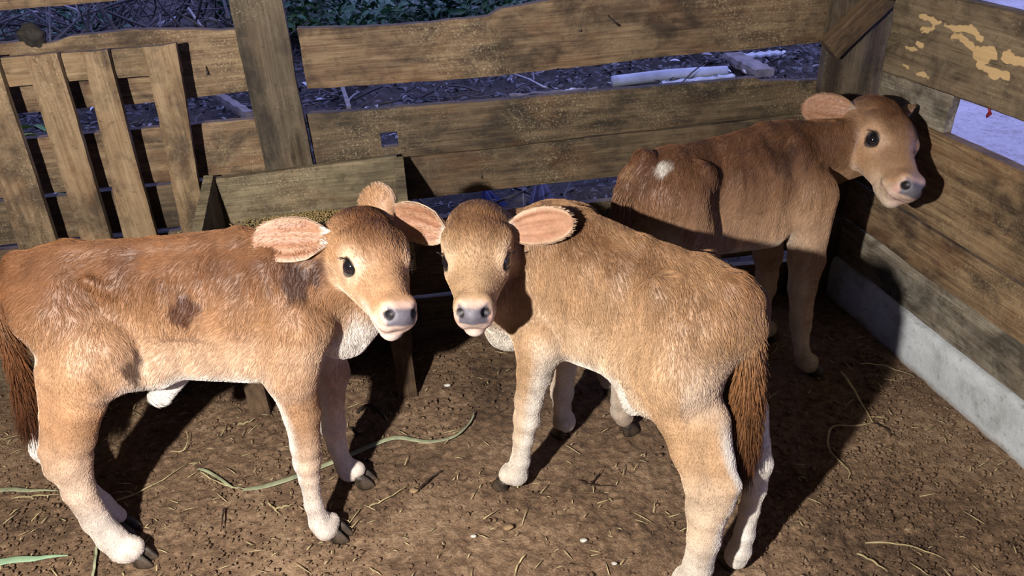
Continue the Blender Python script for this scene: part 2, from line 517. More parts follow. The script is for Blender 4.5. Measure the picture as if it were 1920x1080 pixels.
# concrete kerb
CONC = None
mt, nt, b = new_mat('concrete')
tc = nt.nodes.new('ShaderNodeTexCoord')
n1 = tex_noise(nt, tc.outputs['Object'], 7, 6, 0.65, 0.3); n2 = tex_noise(nt, tc.outputs['Object'], 60, 4, 0.7)
base = ramp(nt, n1, [(0.3, lin((150, 150, 146))), (0.5, lin((194, 196, 196))), (0.7, lin((216, 218, 218)))])
base = mixc(nt, mth(nt, 'MULTIPLY', ramp(nt, n2, [(0.56, (0, 0, 0, 1)), (0.72, (1, 1, 1, 1))]), 0.6), base, lin((110, 100, 84)))
sep = nt.nodes.new('ShaderNodeSeparateXYZ'); nt.links.new(tc.outputs['Object'], sep.inputs[0])
mudh = mth(nt, 'ADD', mth(nt, 'MULTIPLY', sep.outputs[2], -22.0), mth(nt, 'MULTIPLY', n1, 1.6))
base = mixc(nt, mth(nt, 'MULTIPLY', ramp(nt, mudh, [(0.55, (0, 0, 0, 1)), (1.0, (1, 1, 1, 1))]), 0.7), base, lin((110, 86, 60)))
nt.links.new(base, b.inputs['Base Color']); b.inputs['Roughness'].default_value = 0.85
bp = nt.nodes.new('ShaderNodeBump'); bp.inputs['Strength'].default_value = 0.5; bp.inputs['Distance'].default_value = 0.005
nt.links.new(n2, bp.inputs['Height']); nt.links.new(bp.outputs[0], b.inputs['Normal'])
CONC = mt
nu, nw = 150, 14
us = np.linspace(-0.02, SE, nu); prof = [(-0.016, -0.04), (-0.016, 0.03), (-0.016, 0.07), (-0.015, 0.11), (-0.010, 0.128), (0.0, 0.133), (0.06, 0.134), (0.06, -0.04)]
V = []
for u in us:
    for (y, z) in prof:
        V.append((u, y, z))
V = np.array(V, float)
nn = noise(V, 6, 41) * 0.004 + noise(V, 22, 42) * 0.002
V[:, 1] += nn * (V[:, 1] < 0.03); V[:, 2] += np.where(V[:, 2] > 0.1, nn * 1.2, 0)
k = len(prof); Q = []
for i in range(nu - 1):
    for j in range(k - 1):
        Q.append((i * k + j, (i + 1) * k + j, (i + 1) * k + j + 1, i * k + j + 1))
kerb = mesh_np('kerb_strip', V, [np.array(Q)], CONC); kerb.matrix_world = FW
tag(kerb, 'pale grey concrete kerb under the right board wall', 'kerb', kind='structure')

# slatted rack in front of the back fence at the left --------------------------
rack = tag(empty('slatted_rack', FB), 'rack of four upright wooden slats standing against the fence by the feed trough', 'slatted panel')
plank('batten', rack, W_SLAT, -2.55, fs(327, 90, 0.07)[0] + 0.002, 0.868, 0.933, -0.070, 0.026, 31, wav=0.0015)
plank('batten', rack, W_SLAT, -2.55, -1.81, 0.14, 0.21, -0.070, 0.026, 32, wav=0.0015)
for i, (tl, tr, bl_, br) in enumerate([((-75, 112), (-12, 105), (25, 440), (100, 438)), ((43, 104), (104, 100), (147, 438), (202, 429)),
                                      ((153, 97), (200, 95), (227, 433), (291, 436)), ((267, 90), (328, 82), (340, 438), (384, 420))]):
    dd = 0.095
    a, b_, c, d = fs(*tl, dd), fs(*tr, dd), fs(*bl_, dd), fs(*br, dd)
    ztop = (a[1] + b_[1]) / 2
    sl = (c[0] - a[0]) / (c[1] - a[1]); sr = (d[0] - b_[0]) / (d[1] - b_[1])
    lb = lambda z: a[0] + sl * (z - a[1]); rb = lambda z: b_[0] + sr * (z - b_[1])
    zc = (0.02 + ztop) / 2; wc = 0.0
    s = plank('slat', rack, W_SLAT, 0.02, ztop, [(0.02, -rb(0.25)), (0.25, -rb(0.25)), (ztop, -rb(ztop))], [(0.02, -lb(0.25)), (0.25, -lb(0.25)), (ztop, -lb(ztop))],
              -dd, 0.024, 33 + i, vertical=True, cell=0.008, wav=0.002, relief=0.0022,
              cracks=(((ztop - 0.16, -(lb(ztop) * .6 + rb(ztop) * .4), ztop, -(lb(ztop) * .62 + rb(ztop) * .38), 0.0025, 0.008),) if i == 3 else ()))

# feed trough -------------------------------------------------------------------
trough = tag(empty('feed_trough', FB), 'wooden feed trough on legs with sloping ends fixed against the back fence', 'trough')
TL, TR = -1.792, -1.322
plank('back_panel', trough, W_TROUGH, TL, TR, 0.44, [(TL, 0.595), (TR, 0.608)], -0.062, 0.024, 51, wav=0.002)
plank('floor_board', trough, W_TROUGH, TL, TR, -0.295, -0.04, 0.0, 0.02, 52, e1=np.array([1, 0, 0]), e2=np.array([0, 1, 0.02]), org=np.array([0, 0, 0.462]))
plank('front_board', trough, W_TROUGH, TL - .02, TR + .02, 0.40, 0.525, -0.318, 0.022, 53, wav=0.002)


def end_plate(s0, seed):
    th = 0.024
    ys = [-0.062, -0.10, -0.2, -0.33]
    top = [0.605, 0.597, 0.577, 0.548]
    V, Q = [], []
    n = 24
    for i in range(n + 1):
        y = -0.06 - 0.245 * i / n
        zt = np.interp(-y, [0.06, 0.305], [0.607, 0.548]); zb = 0.42
        for k in range(7):
            z = zb + (zt - zb) * k / 6
            dn = 0.0004 * math.sin(137 * y + 291 * z + seed)
            V.append((s0 + dn, y, z)); V.append((s0 + th + dn, y, z))
    idx = lambda i, k, f: (i * 7 + k) * 2 + f
    for i in range(n):
        for k in range(6):
            Q.append((idx(i, k, 0), idx(i, k + 1, 0), idx(i + 1, k + 1, 0), idx(i + 1, k, 0)))
            Q.append((idx(i, k, 1), idx(i + 1, k, 1), idx(i + 1, k + 1, 1), idx(i, k + 1, 1)))
        for k in (0, 6):
            q = (idx(i, k, 0), idx(i + 1, k, 0), idx(i + 1, k, 1), idx(i, k, 1))
            Q.append(q if k == 6 else q[::-1])
    for i in (0, n):
        for k in range(6):
            q = (idx(i, k, 0), idx(i, k, 1), idx(i, k + 1, 1), idx(i, k + 1, 0))
            Q.append(q if i == 0 else q[::-1])
    V = np.array(V); c = V.mean(0)
    o = mesh_np('end_plate', V - c, [np.array(Q)], W_TROUGH, trough, smooth=False)
    o.location = c
    return o


end_plate(TL - 0.018, 1); end_plate(TR - 0.006, 2)
for s in (TL + 0.0, TR - 0.075):
    lg = plank('leg', trough, W_DARK, 0.0, 0.45, -0.026, 0.026, -0.294, 0.035, 54 + int(s * 10), vertical=True, cell=0.01)
    lg.location.x = s + 0.03
    lg = plank('leg', trough, W_DARK, 0.0, 0.45, -0.026, 0.026, -0.10, 0.035, 64 + int(s * 10), vertical=True, cell=0.01)
    lg.location.x = s + 0.03
# grain left in the trough: nobody could count it
rng = np.random.default_rng(5)
parts = []
gc = np.array([-1.56, -0.09, 0.476])
for i in range(1300):
    r = rng.normal(size=3) * [0.085, 0.022, 0]
    p = gc + r + [0, 0, 0.010 * math.exp(-(r[0] / .08) ** 2 - (r[1] / .03) ** 2) * rng.random()]
    p[1] = min(p[1], -0.066)
    d = unit(rng.normal(size=3)); L = 0.0035
    V, Q, T = tube([p - d * L, p - d * L * .4, p + d * L * .4, p + d * L], [0.0004, 0.0017, 0.0017, 0.0004], 4)
    parts.append((V, Q, T))
V, F = merge(parts)
GRAIN = plain('meal', (176, 148, 96), 0.8, 0.2, 0.45, 300)
g = mesh_np('feed_grain', V, F, GRAIN); g.matrix_world = FB
tag(g, 'scattering of pale feed grain left on the floor of the trough', 'feed', kind='stuff')

# ------------------------------------------------------------------ ground
def dirt(name, dark, mid, light, sc=1.0, bump=1.0, chips=(206, 184, 140), chip_amt=0.5):
    mt, nt, b = new_mat(name)
    tc = nt.nodes.new('ShaderNodeTexCoord'); v = tc.outputs['Object']
    a = tex_noise(nt, v, 3.2 * sc, 5, 0.6, 0.3); c = tex_noise(nt, v, 42 * sc, 5, 0.7, 0.4); d = tex_noise(nt, v, 170 * sc, 3, 0.7)
    f = mth(nt, 'ADD', mth(nt, 'ADD', mth(nt, 'MULTIPLY', a, 0.4), mth(nt, 'MULTIPLY', c, 0.4)), mth(nt, 'MULTIPLY', d, 0.2))
    base = ramp(nt, f, [(0.36, lin(dark)), (0.5, lin(mid)), (0.66, lin(light))])
    ch = tex_noise(nt, v, 120 * sc, 2, 0.5, 0.8)
    base = mixc(nt, mth(nt, 'MULTIPLY', ramp(nt, ch, [(0.68, (0, 0, 0, 1)), (0.72, (1, 1, 1, 1))]), chip_amt), base, lin(chips))
    nt.links.new(base, b.inputs['Base Color'])
    b.inputs['Roughness'].default_value = 0.88; b.inputs['Specular IOR Level'].default_value = 0.2
    bp = nt.nodes.new('ShaderNodeBump'); bp.inputs['Strength'].default_value = 0.8 * bump; bp.inputs['Distance'].default_value = 0.008
    nt.links.new(mth(nt, 'ADD', c, mth(nt, 'MULTIPLY', d, 0.5)), bp.inputs['Height']); nt.links.new(bp.outputs[0], b.inputs['Normal'])
    return mt


def patch(name, x0, x1, y0, y1, cell, amp, mat, seed, base=0.0, keep=None):
    nx, ny = int((x1 - x0) / cell), int((y1 - y0) / cell)
    X, Y = np.meshgrid(np.linspace(x0, x1, nx + 1), np.linspace(y0, y1, ny + 1), indexing='ij')
    P = np.stack([X.ravel(), Y.ravel(), 0 * X.ravel()], 1)
    c1 = noise(P, 42, seed + 2); c2 = noise(P, 95, seed + 3)
    clod = 0.45 * sstep(-.1, .5, c1) + 0.5 * sstep(-.2, .35, c2) - 0.7 * sstep(.45, .75, noise(P, 60, seed + 4))
    lump = noise(P, 4, seed) + 0.6 * noise(P, 13, seed + 1)
    P[:, 2] = base + amp * (0.5 * lump + 0.85 * clod * (0.6 + 0.6 * np.clip(noise(P, 2.3, seed + 7) + .4, 0, 1)))
    i = np.arange(P.shape[0]).reshape(nx + 1, ny + 1)
    Q = np.stack([i[:-1, :-1], i[1:, :-1], i[1:, 1:], i[:-1, 1:]], -1).reshape(-1, 4)
    if keep is not None:
        c = P[Q].mean(1); Q = Q[keep(c)]
    return mesh_np(name, P, [Q], mat)


DIRT = dirt('pen_dirt', (60, 45, 34), (126, 99, 75), (180, 150, 119), 1.0, 1.2)
pen = patch('ground', -2.3, 1.7, 0.55, 2.6, 0.0055, 0.0085, DIRT, 61, base=-0.005,
            keep=lambda c: ((c - CORNER) @ BN < 0.02) & ((c - CORNER) @ WN < 0.03))
tag(pen, 'trampled brown dirt floor of the pen', 'ground', kind='structure')
LITTER_GROUND = dirt('outdoor_soil', (26, 22, 20), (54, 47, 44), (92, 84, 80), 0.8)
back_g = patch('ground', -9, 6, 1.4, 12, 0.05, 0.05, LITTER_GROUND, 71, base=-0.03, keep=lambda c: ((c - CORNER) @ BN > 0.012) & (c[:, 0] < 1.15 + 0.6 * (c[:, 1] - 2.2)))
tag(back_g, 'dark littered soil outside behind the fence', 'ground', kind='structure')
YARD = dirt('yard_sand', (150, 142, 138), (206, 198, 194), (228, 222, 220), 0.7, 0.7, (84, 76, 70), 0.9)
yard = patch('ground', 0.9, 12, -2, 14, 0.05, 0.02, YARD, 81, base=-0.012, keep=lambda c: ((c - CORNER) @ WN > 0.03) & (c[:, 0] > 1.05 + 0.6 * (c[:, 1] - 2.2)))
tag(yard, 'pale sandy yard outside the right wall', 'ground', kind='structure')
near = patch('ground', -6, 1.9, -3.2, 0.56, 0.05, 0.01, DIRT, 91, base=-0.012)
tag(near, 'brown dirt floor on the near side of the pen', 'ground', kind='structure')

# unseen roof and walls added to keep the dusk sky's light off the pen
SKY_BLOCK = plain('sky_block_dark', (44, 42, 42), 0.8, 0.2, 0.3, 6)


def slab(name, x0, x1, y0, y1, z0, z1, mat, label):
    V = np.array([(x, y, z) for x in (x0, x1) for y in (y0, y1) for z in (z0, z1)], float)
    Q = np.array([(0, 1, 3, 2), (4, 6, 7, 5), (0, 4, 5, 1), (2, 3, 7, 6), (0, 2, 6, 4), (1, 5, 7, 3)])
    o = mesh_np(name, V, [Q], mat, smooth=False)
    return tag(o, label, 'shed', kind='structure')


slab('sky_block_roof', -4.2, 2.6, -3.2, 3.0, 1.95, 2.02, SKY_BLOCK, 'unseen roof added over the pen to block sky light')
slab('sky_block_rear', -4.2, 2.6, -3.25, -3.2, 0.0, 1.96, SKY_BLOCK, 'unseen wall added on the near side to block sky light')
slab('sky_block_left', -4.25, -4.2, -3.2, 3.0, 0.0, 1.96, SKY_BLOCK, 'unseen wall added on the left side to block sky light')

# ------------------------------------------------------------------ things lying outside
def outdoor_slab(name, pxs, th, width_dir, mat, z=0.05, bev=0.15):
    """a bar between two ground pixels, real width and thickness"""
    a, b_ = on_ground(*pxs[0], z), on_ground(*pxs[1], z)
    d = b_ - a; L = np.linalg.norm(d); e = unit(d); s = unit(np.cross(ZZ, e))
    w = width_dir
    V = []
    n = 20
    for i in range(n + 1):
        c = a + d * i / n + ZZ * 0.004 * math.sin(i * 1.3)
        ww = w * (1 + 0.05 * math.sin(i * 2.1))
        for (u, v) in ((-1, 0), (-0.9, 1), (0.9, 1), (1, 0), (0.9, -1), (-0.9, -1)):
            V.append(c + s * ww * u / 2 + ZZ * th * v / 2)
    Q = []
    for i in range(n):
        for k in range(6):
            Q.append((i * 6 + k, (i + 1) * 6 + k, (i + 1) * 6 + (k + 1) % 6, i * 6 + (k + 1) % 6))
    V = np.array(V); c = V.mean(0)
    V = np.vstack([V, [a], [b_]]); T = []
    for k in range(6):
        T.append((len(V) - 2, k, (k + 1) % 6)); T.append((len(V) - 1, n * 6 + (k + 1) % 6, n * 6 + k))
    o = mesh_np(name, V - c, [np.array(Q), np.array(T)], mat, smooth=False); o.location = c
    return o


PVC = plain('pale_plastic', (196, 200, 204), 0.5, 0.4, 0.15, 8)
OLDW = plain('grey_outdoor_wood', (150, 140, 134), 0.85, 0.2, 0.3, 12)
a, b_ = on_ground(1148, 153, 0.04), on_ground(1362, 134, 0.04)
V, Q, T = tube(smooth_curve([a, (a + b_) / 2 + [0, 0, 0.01], b_], 16), 0.034, 16)
c = V.mean(0)
pipe = mesh_np('plastic_pipe', V - c, [Q, T], PVC); pipe.location = c
tag(pipe, 'long pale pipe lying on the litter beyond the back fence', 'pipe')
tag(outdoor_slab('timber_offcut', ((1372, 106), (1434, 138)), 0.05, 0.13, OLDW), 'short grey plank lying beyond the right end of the pale pipe', 'plank')
tag(outdoor_slab('plastic_strip', ((1393, 106), (1461, 99)), 0.02, 0.075, PVC), 'thin pale strip lying beyond the short grey plank', 'strip')
tag(outdoor_slab('timber_lath', ((1240, 158), (1375, 143)), 0.02, 0.05, PVC, 0.03), 'narrow pale lath lying in front of the long pale pipe', 'lath')
tag(outdoor_slab('thin_stick', ((955, 181), (1120, 167)), 0.02, 0.02, OLDW, 0.03), 'thin pale stick lying close behind the middle plank of the fence', 'stick')
tag(outdoor_slab('fallen_branch', ((655, 205), (600, 30)), 0.03, 0.025, OLDW, 0.06), 'thin grey stem lying among the litter behind the fence post', 'branch')
tag(outdoor_slab('pale_branch', ((298, 47), (352, 27)), 0.03, 0.04, PVC, 0.16), 'pale bent branch among dark twigs above the top rail, left of the post', 'branch')
tag(outdoor_slab('rough_pole', ((405, 178), (470, 218)), 0.05, 0.05, OLDW, 0.05), 'grey pole lying outside, seen in the gap between the slatted rack and the post', 'pole')


def cone_paper(name, px, py, h, r, mat, lab, lean=(0, 0)):
    p = on_ground(px, py, 0.0); V = []; Q = []
    n = 14; rings = 8
    for i in range(rings):
        t = i / (rings - 1)
        for k in range(n):
            a = 2 * math.pi * k / n
            rr = r * (1 - t) * (1 + 0.35 * math.sin(3 * a + 1)) + 0.004
            V.append((rr * math.cos(a) + lean[0] * t, rr * math.sin(a) * 0.6 + lean[1] * t, h * t))
    for i in range(rings - 1):
        for k in range(n):
            Q.append((i * n + k, i * n + (k + 1) % n, (i + 1) * n + (k + 1) % n, (i + 1) * n + k))
    o = mesh_np(name, V, [np.array(Q)], mat, smooth=False); o.location = p
    return tag(o, lab, 'plastic scrap')


LILAC = plain('faded_plastic', (176, 172, 206), 0.6, 0.3, 0.2, 30)
BLUEP = plain('blue_plastic', (96, 108, 176), 0.55, 0.3, 0.25, 30)
cone_paper('crumpled_plastic', 923, 386, 0.09, 0.05, BLUEP, 'small blue crumpled plastic scrap seen under the plank, above the middle calf\'s forehead', (-0.03, 0))
cone_paper('folded_plastic', 1014, 384, 0.14, 0.05, LILAC, 'folded pale lilac plastic scrap standing on the litter above the middle calf\'s ear')

# litter, twigs and leaves: uncountable
rng = np.random.default_rng(11)


def leaf_cloud(name, pts, size, mat, lab, cat, up=0.5, n=5, seed=0, droop=0.3):
    r = np.random.default_rng(seed)
    N = len(pts)
    d = r.normal(size=(N, 3)); d[:, 2] = d[:, 2] * (1 - up); d = unit(d)
    nn = r.normal(size=(N, 3)) * (1 - up) + np.array([0, -0.2, 1.0]); nn = unit(nn - d * (nn * d).sum(1, keepdims=True))
    s = np.cross(d, nn); L = size * r.uniform(0.6, 1.4, (N, 1)); W = L * r.uniform(0.28, 0.45, (N, 1))
    V = []; 
    prof = [(-0.5, 0.1), (-0.2, 0.85), (0.1, 1.0), (0.35, 0.6), (0.5, 0.05)]
    for (t, w) in prof:
        for sgn in (-1, 0, 1):
            V.append(pts + d * L * t + s * W * w * sgn * 0.5 + nn * (L * (0.10 * abs(sgn) * w - droop * t * t)))
    V = np.stack(V, 1)          # N,15,3
    Q = []
    base = np.arange(N)[:, None] * 15
    for i in range(4):
        for j in (0, 1):
            Q.append(base + np.array([[i * 3 + j, i * 3 + j + 1, (i + 1) * 3 + j + 1, (i + 1) * 3 + j]]))
    o = mesh_np(name, V.reshape(-1, 3), [np.concatenate(Q)], mat, smooth=True)
    return tag(o, lab, cat, kind='stuff')


def leaf_mat(name, c1, c2, c3, sc=9, rough=0.55):
    mt, nt, b = new_mat(name)
    g = nt.nodes.new('ShaderNodeNewGeometry')
    r = ramp(nt, g.outputs['Random Per Island'], [(0.0, lin(c1)), (0.5, lin(c2)), (0.93, lin(c2)), (1.0, lin(c3))])
    nt.links.new(r, b.inputs['Base Color']); b.inputs['Roughness'].default_value = rough
    return mt


def spread(n, x0, x1, y0, y1, z0, z1, r, power=1.0):
    return np.stack([r.uniform(x0, x1, n), r.uniform(y0, y1, n), z0 + (z1 - z0) * r.random(n) ** power], 1)


DEADLEAF = leaf_mat('dead_leaf', (26, 24, 25), (66, 60, 62), (236, 236, 240))
P = spread(12500, -4.5, 3.4, 2.35, 7.0, -0.02, 0.05, rng, 2)
P = P[((P - CORNER) @ BN > 0.12) & (P[:, 0] < 1.0 + 0.6 * (P[:, 1] - 2.2))]
leaf_cloud('leaf_litter', P, (0.028 + 0.011 * (P[:, 1:2] - 2.3)), DEADLEAF, 'dead leaves and debris scattered on the soil behind the fence', 'leaf litter', 0.72, seed=3)
TWIG = leaf_mat('twig_bark', (30, 26, 25), (70, 62, 60), (190, 184, 186), rough=0.8)


def twigs(name, n, x0, x1, y0, y1, zmax, L, rad, mat, lab, seed):
    r = np.random.default_rng(seed); parts = []
    for i in range(n):
        p = np.array([r.uniform(x0, x1), r.uniform(y0, y1), r.uniform(0.0, zmax)])
        if (p - CORNER) @ BN < 0.3 or p[0] > 0.8 + 0.6 * (p[1] - 2.2): continue
        d = unit(r.normal(size=3) * [1, 1, 0.25 + zmax]); l = L * r.uniform(0.4, 1.5)
        bend = r.normal(size=3) * l * 0.10
        q = smooth_curve([p - d * l / 2, p + bend, p + d * l / 2], 5)
        q[:, 2] = np.maximum(q[:, 2], 0.0)
        parts.append(tube(q, rad * r.uniform(0.5, 1.3) * np.array([1, 1, .9, .8, .5]), 5))
    V, F = merge(parts)
    return tag(mesh_np(name, V, F, mat), lab, 'twigs', kind='stuff')


twigs('twig_litter', 520, -4.5, 2.4, 2.6, 6.5, 0.05, 0.32, 0.006, TWIG, 'twigs strewn over the soil behind the fence', 21)
twigs('brushwood', 330, -4.2, -1.5, 4.6, 7.6, 0.55, 0.75, 0.009, TWIG, 'heap of dark brushwood beyond the top rail at the left', 23)
GREEN = leaf_mat('weed_leaf', (22, 52, 34), (44, 92, 60), (84, 132, 96), rough=0.45)
GREEN2 = leaf_mat('fresh_weed_leaf', (40, 78, 30), (78, 120, 52), (140, 168, 80), rough=0.45)


def weed_bank(name, n, x0, x1, y0, y1, h, size, mat, lab, seed):
    r = np.random.default_rng(seed)
    P = spread(n, x0, x1, y0, y1, 0, 1, r)
    hh = h * (0.55 + 0.45 * (noise(P * [1, 1, 0], 1.6, seed)))
    P[:, 2] = 0.03 + np.maximum(hh, 0.08) * P[:, 2] ** 0.6
    return leaf_cloud(name, P, size, mat, lab, 'weeds', 0.45, seed=seed, droop=0.5)


weed_bank('weeds', 9000, -2.1, 2.2, 6.0, 9.0, 0.75, 0.11, GREEN, 'bank of dark green leafy weeds beyond the top rail, right of the post', 31)
weed_bank('weeds', 900, -4.3, -3.2, 5.6, 7.2, 0.4, 0.09, GREEN, 'dark green weeds at the far left beyond the top rail', 32)
weed_bank('weeds', 380, -2.0, -1.45, 6.2, 7.0, 0.5, 0.08, GREEN2, 'tuft of fresh green weeds just left of the post beyond the top rail', 33)
weed_bank('weeds', 160, -2.65, -1.85, 3.1, 3.9, 0.22, 0.085, GREEN2, 'small green plants outside behind the gaps of the slatted rack', 34)
# dark ragged lump on the top rail
p = fs(66, 74, -0.02)
n_u, n_v = 26, 18
V = []
for i in range(n_v + 1):
    th_ = math.pi * i / n_v
    for k in range(n_u):
        a = 2 * math.pi * k / n_u
        V.append((math.sin(th_) * math.cos(a), math.sin(th_) * math.sin(a), math.cos(th_)))
V = np.array(V); V = V * (1 + 0.28 * noise(V, 1.6, 5) + 0.12 * noise(V, 4, 6))[:, None] * [0.030, 0.024, 0.028]
Q = [(i * n_u + k, (i + 1) * n_u + k, (i + 1) * n_u + (k + 1) % n_u, i * n_u + (k + 1) % n_u) for i in range(n_v) for k in range(n_u)]
lump = mesh_np('dung_clod', V, [np.array(Q)], plain('dark_clod', (52, 46, 40), 0.9, 0.2, 0.5, 60, bump=0.6))
lump.location = CORNER + BD * p[0] + BN * 0.014 + ZZ * (p[1] + 0.008)
tag(lump, 'dark lump sitting in a notch of the top rail at the far left', 'clod')
# pale boards and step of the yard seen over the right wall
a = slab('yard_step', 2.9, 8.5, 7.3, 7.5, 0.0, 0.16, plain('painted_step', (176, 174, 196), 0.7, 0.3, 0.1, 3), 'pale step edging the yard over the right wall')
a.rotation_euler = (0, 0, math.radians(-8))
FUR = 150000

# ------------------------------------------------------------------ calves
class Calf:
    def __init__(self, ox, oy, heading):
        h = math.radians(heading)
        self.o = np.array([ox, oy, 0.0])
        self.fx = np.array([math.cos(h), math.sin(h), 0]); self.ly = np.array([-math.sin(h), math.cos(h), 0])
        self.prims = []; self.carve = []
        self.ears = []; self.spots = []

    def loc(self, p):
        q = np.asarray(p) - self.o
        return np.array([q @ self.fx, q @ self.ly, q[2]])

    def P(self, px, py, lat):
        """pixel -> calf coordinates, on the upright plane lat metres to the calf's left of its spine"""
        return self.loc(on_plane(px, py, self.o + self.ly * lat, self.ly))

    def G(self, px, py):
        return self.loc(on_ground(px, py))[:2]

    def D(self, px, py, ref, closer=0.0):
        """pixel -> calf coordinates at the viewing depth of the point ref (calf coordinates), minus closer"""
        w = self.o + self.fx * ref[0] + self.ly * ref[1] + ZZ * ref[2]
        dep = (w - CAM) @ F_ - closer
        d = ray(px, py)
        return self.loc(CAM + d * (dep / (d @ F_)))

    def dirv(self, v):          # world direction -> calf coordinates
        return np.array([v @ self.fx, v @ self.ly, v[2]])

    def rc(self, a, b, ra, rb, k=0.03, sq=1.0, ax=(0, 1, 0), part='body', flow=None):
        a = np.asarray(a, float); b = np.asarray(b, float)
        if flow is None: flow = b - a
        self.prims.append(dict(a=a, b=b, ra=ra, rb=rb, k=k, sq=sq, ax=unit(ax), part=part, flow=unit(flow)))

    def cut(self, a, b, ra, rb, k=0.004):
        self.carve.append(dict(a=np.asarray(a, float), b=np.asarray(b, float), ra=ra, rb=rb, k=k, sq=1.0, ax=np.array([0, 1.0, 0])))

    def chain(self, pts, k=0.02, part='body', flow=None, sq=1.0, ax=(0, 1, 0)):
        """pts: [(point, radius), ...]"""
        if part == 'lowleg':
            pts = [(np.array([p[0], p[1], max(p[2], r + .012)]), r) for p, r in pts]
        for i, ((p, r), (q, s)) in enumerate(zip(pts[:-1], pts[1:])):
            self.rc(p, q, r, s, k if i == 0 else min(k, .010), sq, ax, part, flow)


def prim_d(p, X, Y, Z):
    a, b = p['a'], p['b']
    x, y, z = X - a[0], Y - a[1], Z - a[2]
    ba = (b - a).copy()
    if p['sq'] != 1.0:
        n = p['ax']; s = 1 / p['sq'] - 1
        dn = (x * n[0] + y * n[1] + z * n[2]) * s
        x, y, z = x + dn * n[0], y + dn * n[1], z + dn * n[2]
        ba = ba + n * (ba @ n) * s
    bb = float(ba @ ba)
    t = np.clip((x * ba[0] + y * ba[1] + z * ba[2]) / bb, 0, 1) if bb > 1e-12 else 0.0 * x
    d = np.sqrt((x - t * ba[0]) ** 2 + (y - t * ba[1]) ** 2 + (z - t * ba[2]) ** 2)
    return (d - (p['ra'] + t * (p['rb'] - p['ra']))) * (0.92 if p['sq'] != 1.0 else 1.0)


def build_field(prims, carve, h):
    lo = np.min([np.minimum(p['a'] - p['ra'], p['b'] - p['rb']) for p in prims], 0) - 0.03
    hi = np.max([np.maximum(p['a'] + p['ra'], p['b'] + p['rb']) for p in prims], 0) + 0.03
    n = np.ceil((hi - lo) / h).astype(int) + 1
    D = np.full(n, 0.08, np.float32)
    ax = [lo[i] + h * np.arange(n[i]) for i in range(3)]

    def block(p, mar):
        r = max(p['ra'], p['rb']) * max(1.0, p['sq']) + mar
        i0 = np.maximum(((np.minimum(p['a'], p['b']) - r - lo) / h).astype(int), 0)
        i1 = np.minimum(((np.maximum(p['a'], p['b']) + r - lo) / h).astype(int) + 2, n)
        s = tuple(slice(i0[i], i1[i]) for i in range(3))
        return s, np.meshgrid(*[ax[i][s[i]] for i in range(3)], indexing='ij')
    for p in prims:
        s, (X, Y, Z) = block(p, 0.085)
        d = prim_d(p, X, Y, Z).astype(np.float32)
        k = p['k']; A = D[s]
        g = np.clip(0.5 + 0.5 * (A - d) / k, 0, 1)
        D[s] = A * (1 - g) + d * g - k * g * (1 - g)
    for p in carve:
        s, (X, Y, Z) = block(p, 0.03)
        d = -prim_d(p, X, Y, Z).astype(np.float32)
        k = p['k']; A = D[s]
        g = np.clip(0.5 - 0.5 * (A - d) / k, 0, 1)
        D[s] = A * (1 - g) + d * g + k * g * (1 - g)
    return D, lo


def surface_nets(D, lo, h):
    S = D < 0
    cnt = np.zeros(tuple(np.array(D.shape) - 1), np.int8)
    cs = [(i, j, k) for i in (0, 1) for j in (0, 1) for k in (0, 1)]
    sl = lambda A, c: A[c[0]:A.shape[0] - 1 + c[0], c[1]:A.shape[1] - 1 + c[1], c[2]:A.shape[2] - 1 + c[2]]
    for c in cs: cnt += sl(S, c)
    mixed = (cnt > 0) & (cnt < 8)
    I, J, K = np.nonzero(mixed)
    vid = np.full(mixed.shape, -1, np.int32); vid[I, J, K] = np.arange(len(I))
    val = {c: D[I + c[0], J + c[1], K + c[2]] for c in cs}
    acc = np.zeros((len(I), 3)); num = np.zeros(len(I))
    for c in cs:
        for a in range(3):
            if c[a]: continue
            e = list(c); e[a] = 1; e = tuple(e)
            v0, v1 = val[c], val[e]
            x = (v0 < 0) != (v1 < 0)
            t = np.where(x, v0 / np.where(x, v0 - v1, 1), 0)
            q = np.array(c, float)[None].repeat(len(I), 0); q[:, a] = t
            acc += q * x[:, None]; num += x
    V = lo + h * (np.stack([I, J, K], 1) + acc / num[:, None])
    Q = []
    for a in range(3):
        b, c = (a + 1) % 3, (a + 2) % 3
        s0 = [slice(None)] * 3; s1 = [slice(None)] * 3
        s0[a] = slice(0, -1); s1[a] = slice(1, None)
        x = S[tuple(s0)] != S[tuple(s1)]
        inside0 = S[tuple(s0)]
        E = np.stack(np.nonzero(x), 1)
        ok = (E[:, b] > 0) & (E[:, c] > 0) & (E[:, b] < D.shape[b] - 1) & (E[:, c] < D.shape[c] - 1)
        E = E[ok]
        f = inside0[E[:, 0], E[:, 1], E[:, 2]]

        def v(db, dc):
            G = E.copy(); G[:, b] += db; G[:, c] += dc
            return vid[G[:, 0], G[:, 1], G[:, 2]]
        q = np.stack([v(-1, -1), v(0, -1), v(0, 0), v(-1, 0)], 1)
        q[~f] = q[~f][:, ::-1]
        Q.append(q)
    return V, np.concatenate(Q)


def relax(V, Q, it=1, f=0.5):
    E = np.concatenate([Q[:, [0, 1]], Q[:, [1, 2]], Q[:, [2, 3]], Q[:, [3, 0]]])
    for _ in range(it):
        A = np.zeros_like(V); n = np.bincount(E[:, 0], minlength=len(V))
        for a in range(3): A[:, a] = np.bincount(E[:, 0], V[E[:, 1], a], len(V)) + np.bincount(E[:, 1], V[E[:, 0], a], len(V))
        n = n + np.bincount(E[:, 1], minlength=len(V))
        V = V * (1 - f) + f * A / np.maximum(n, 1)[:, None]
    return V


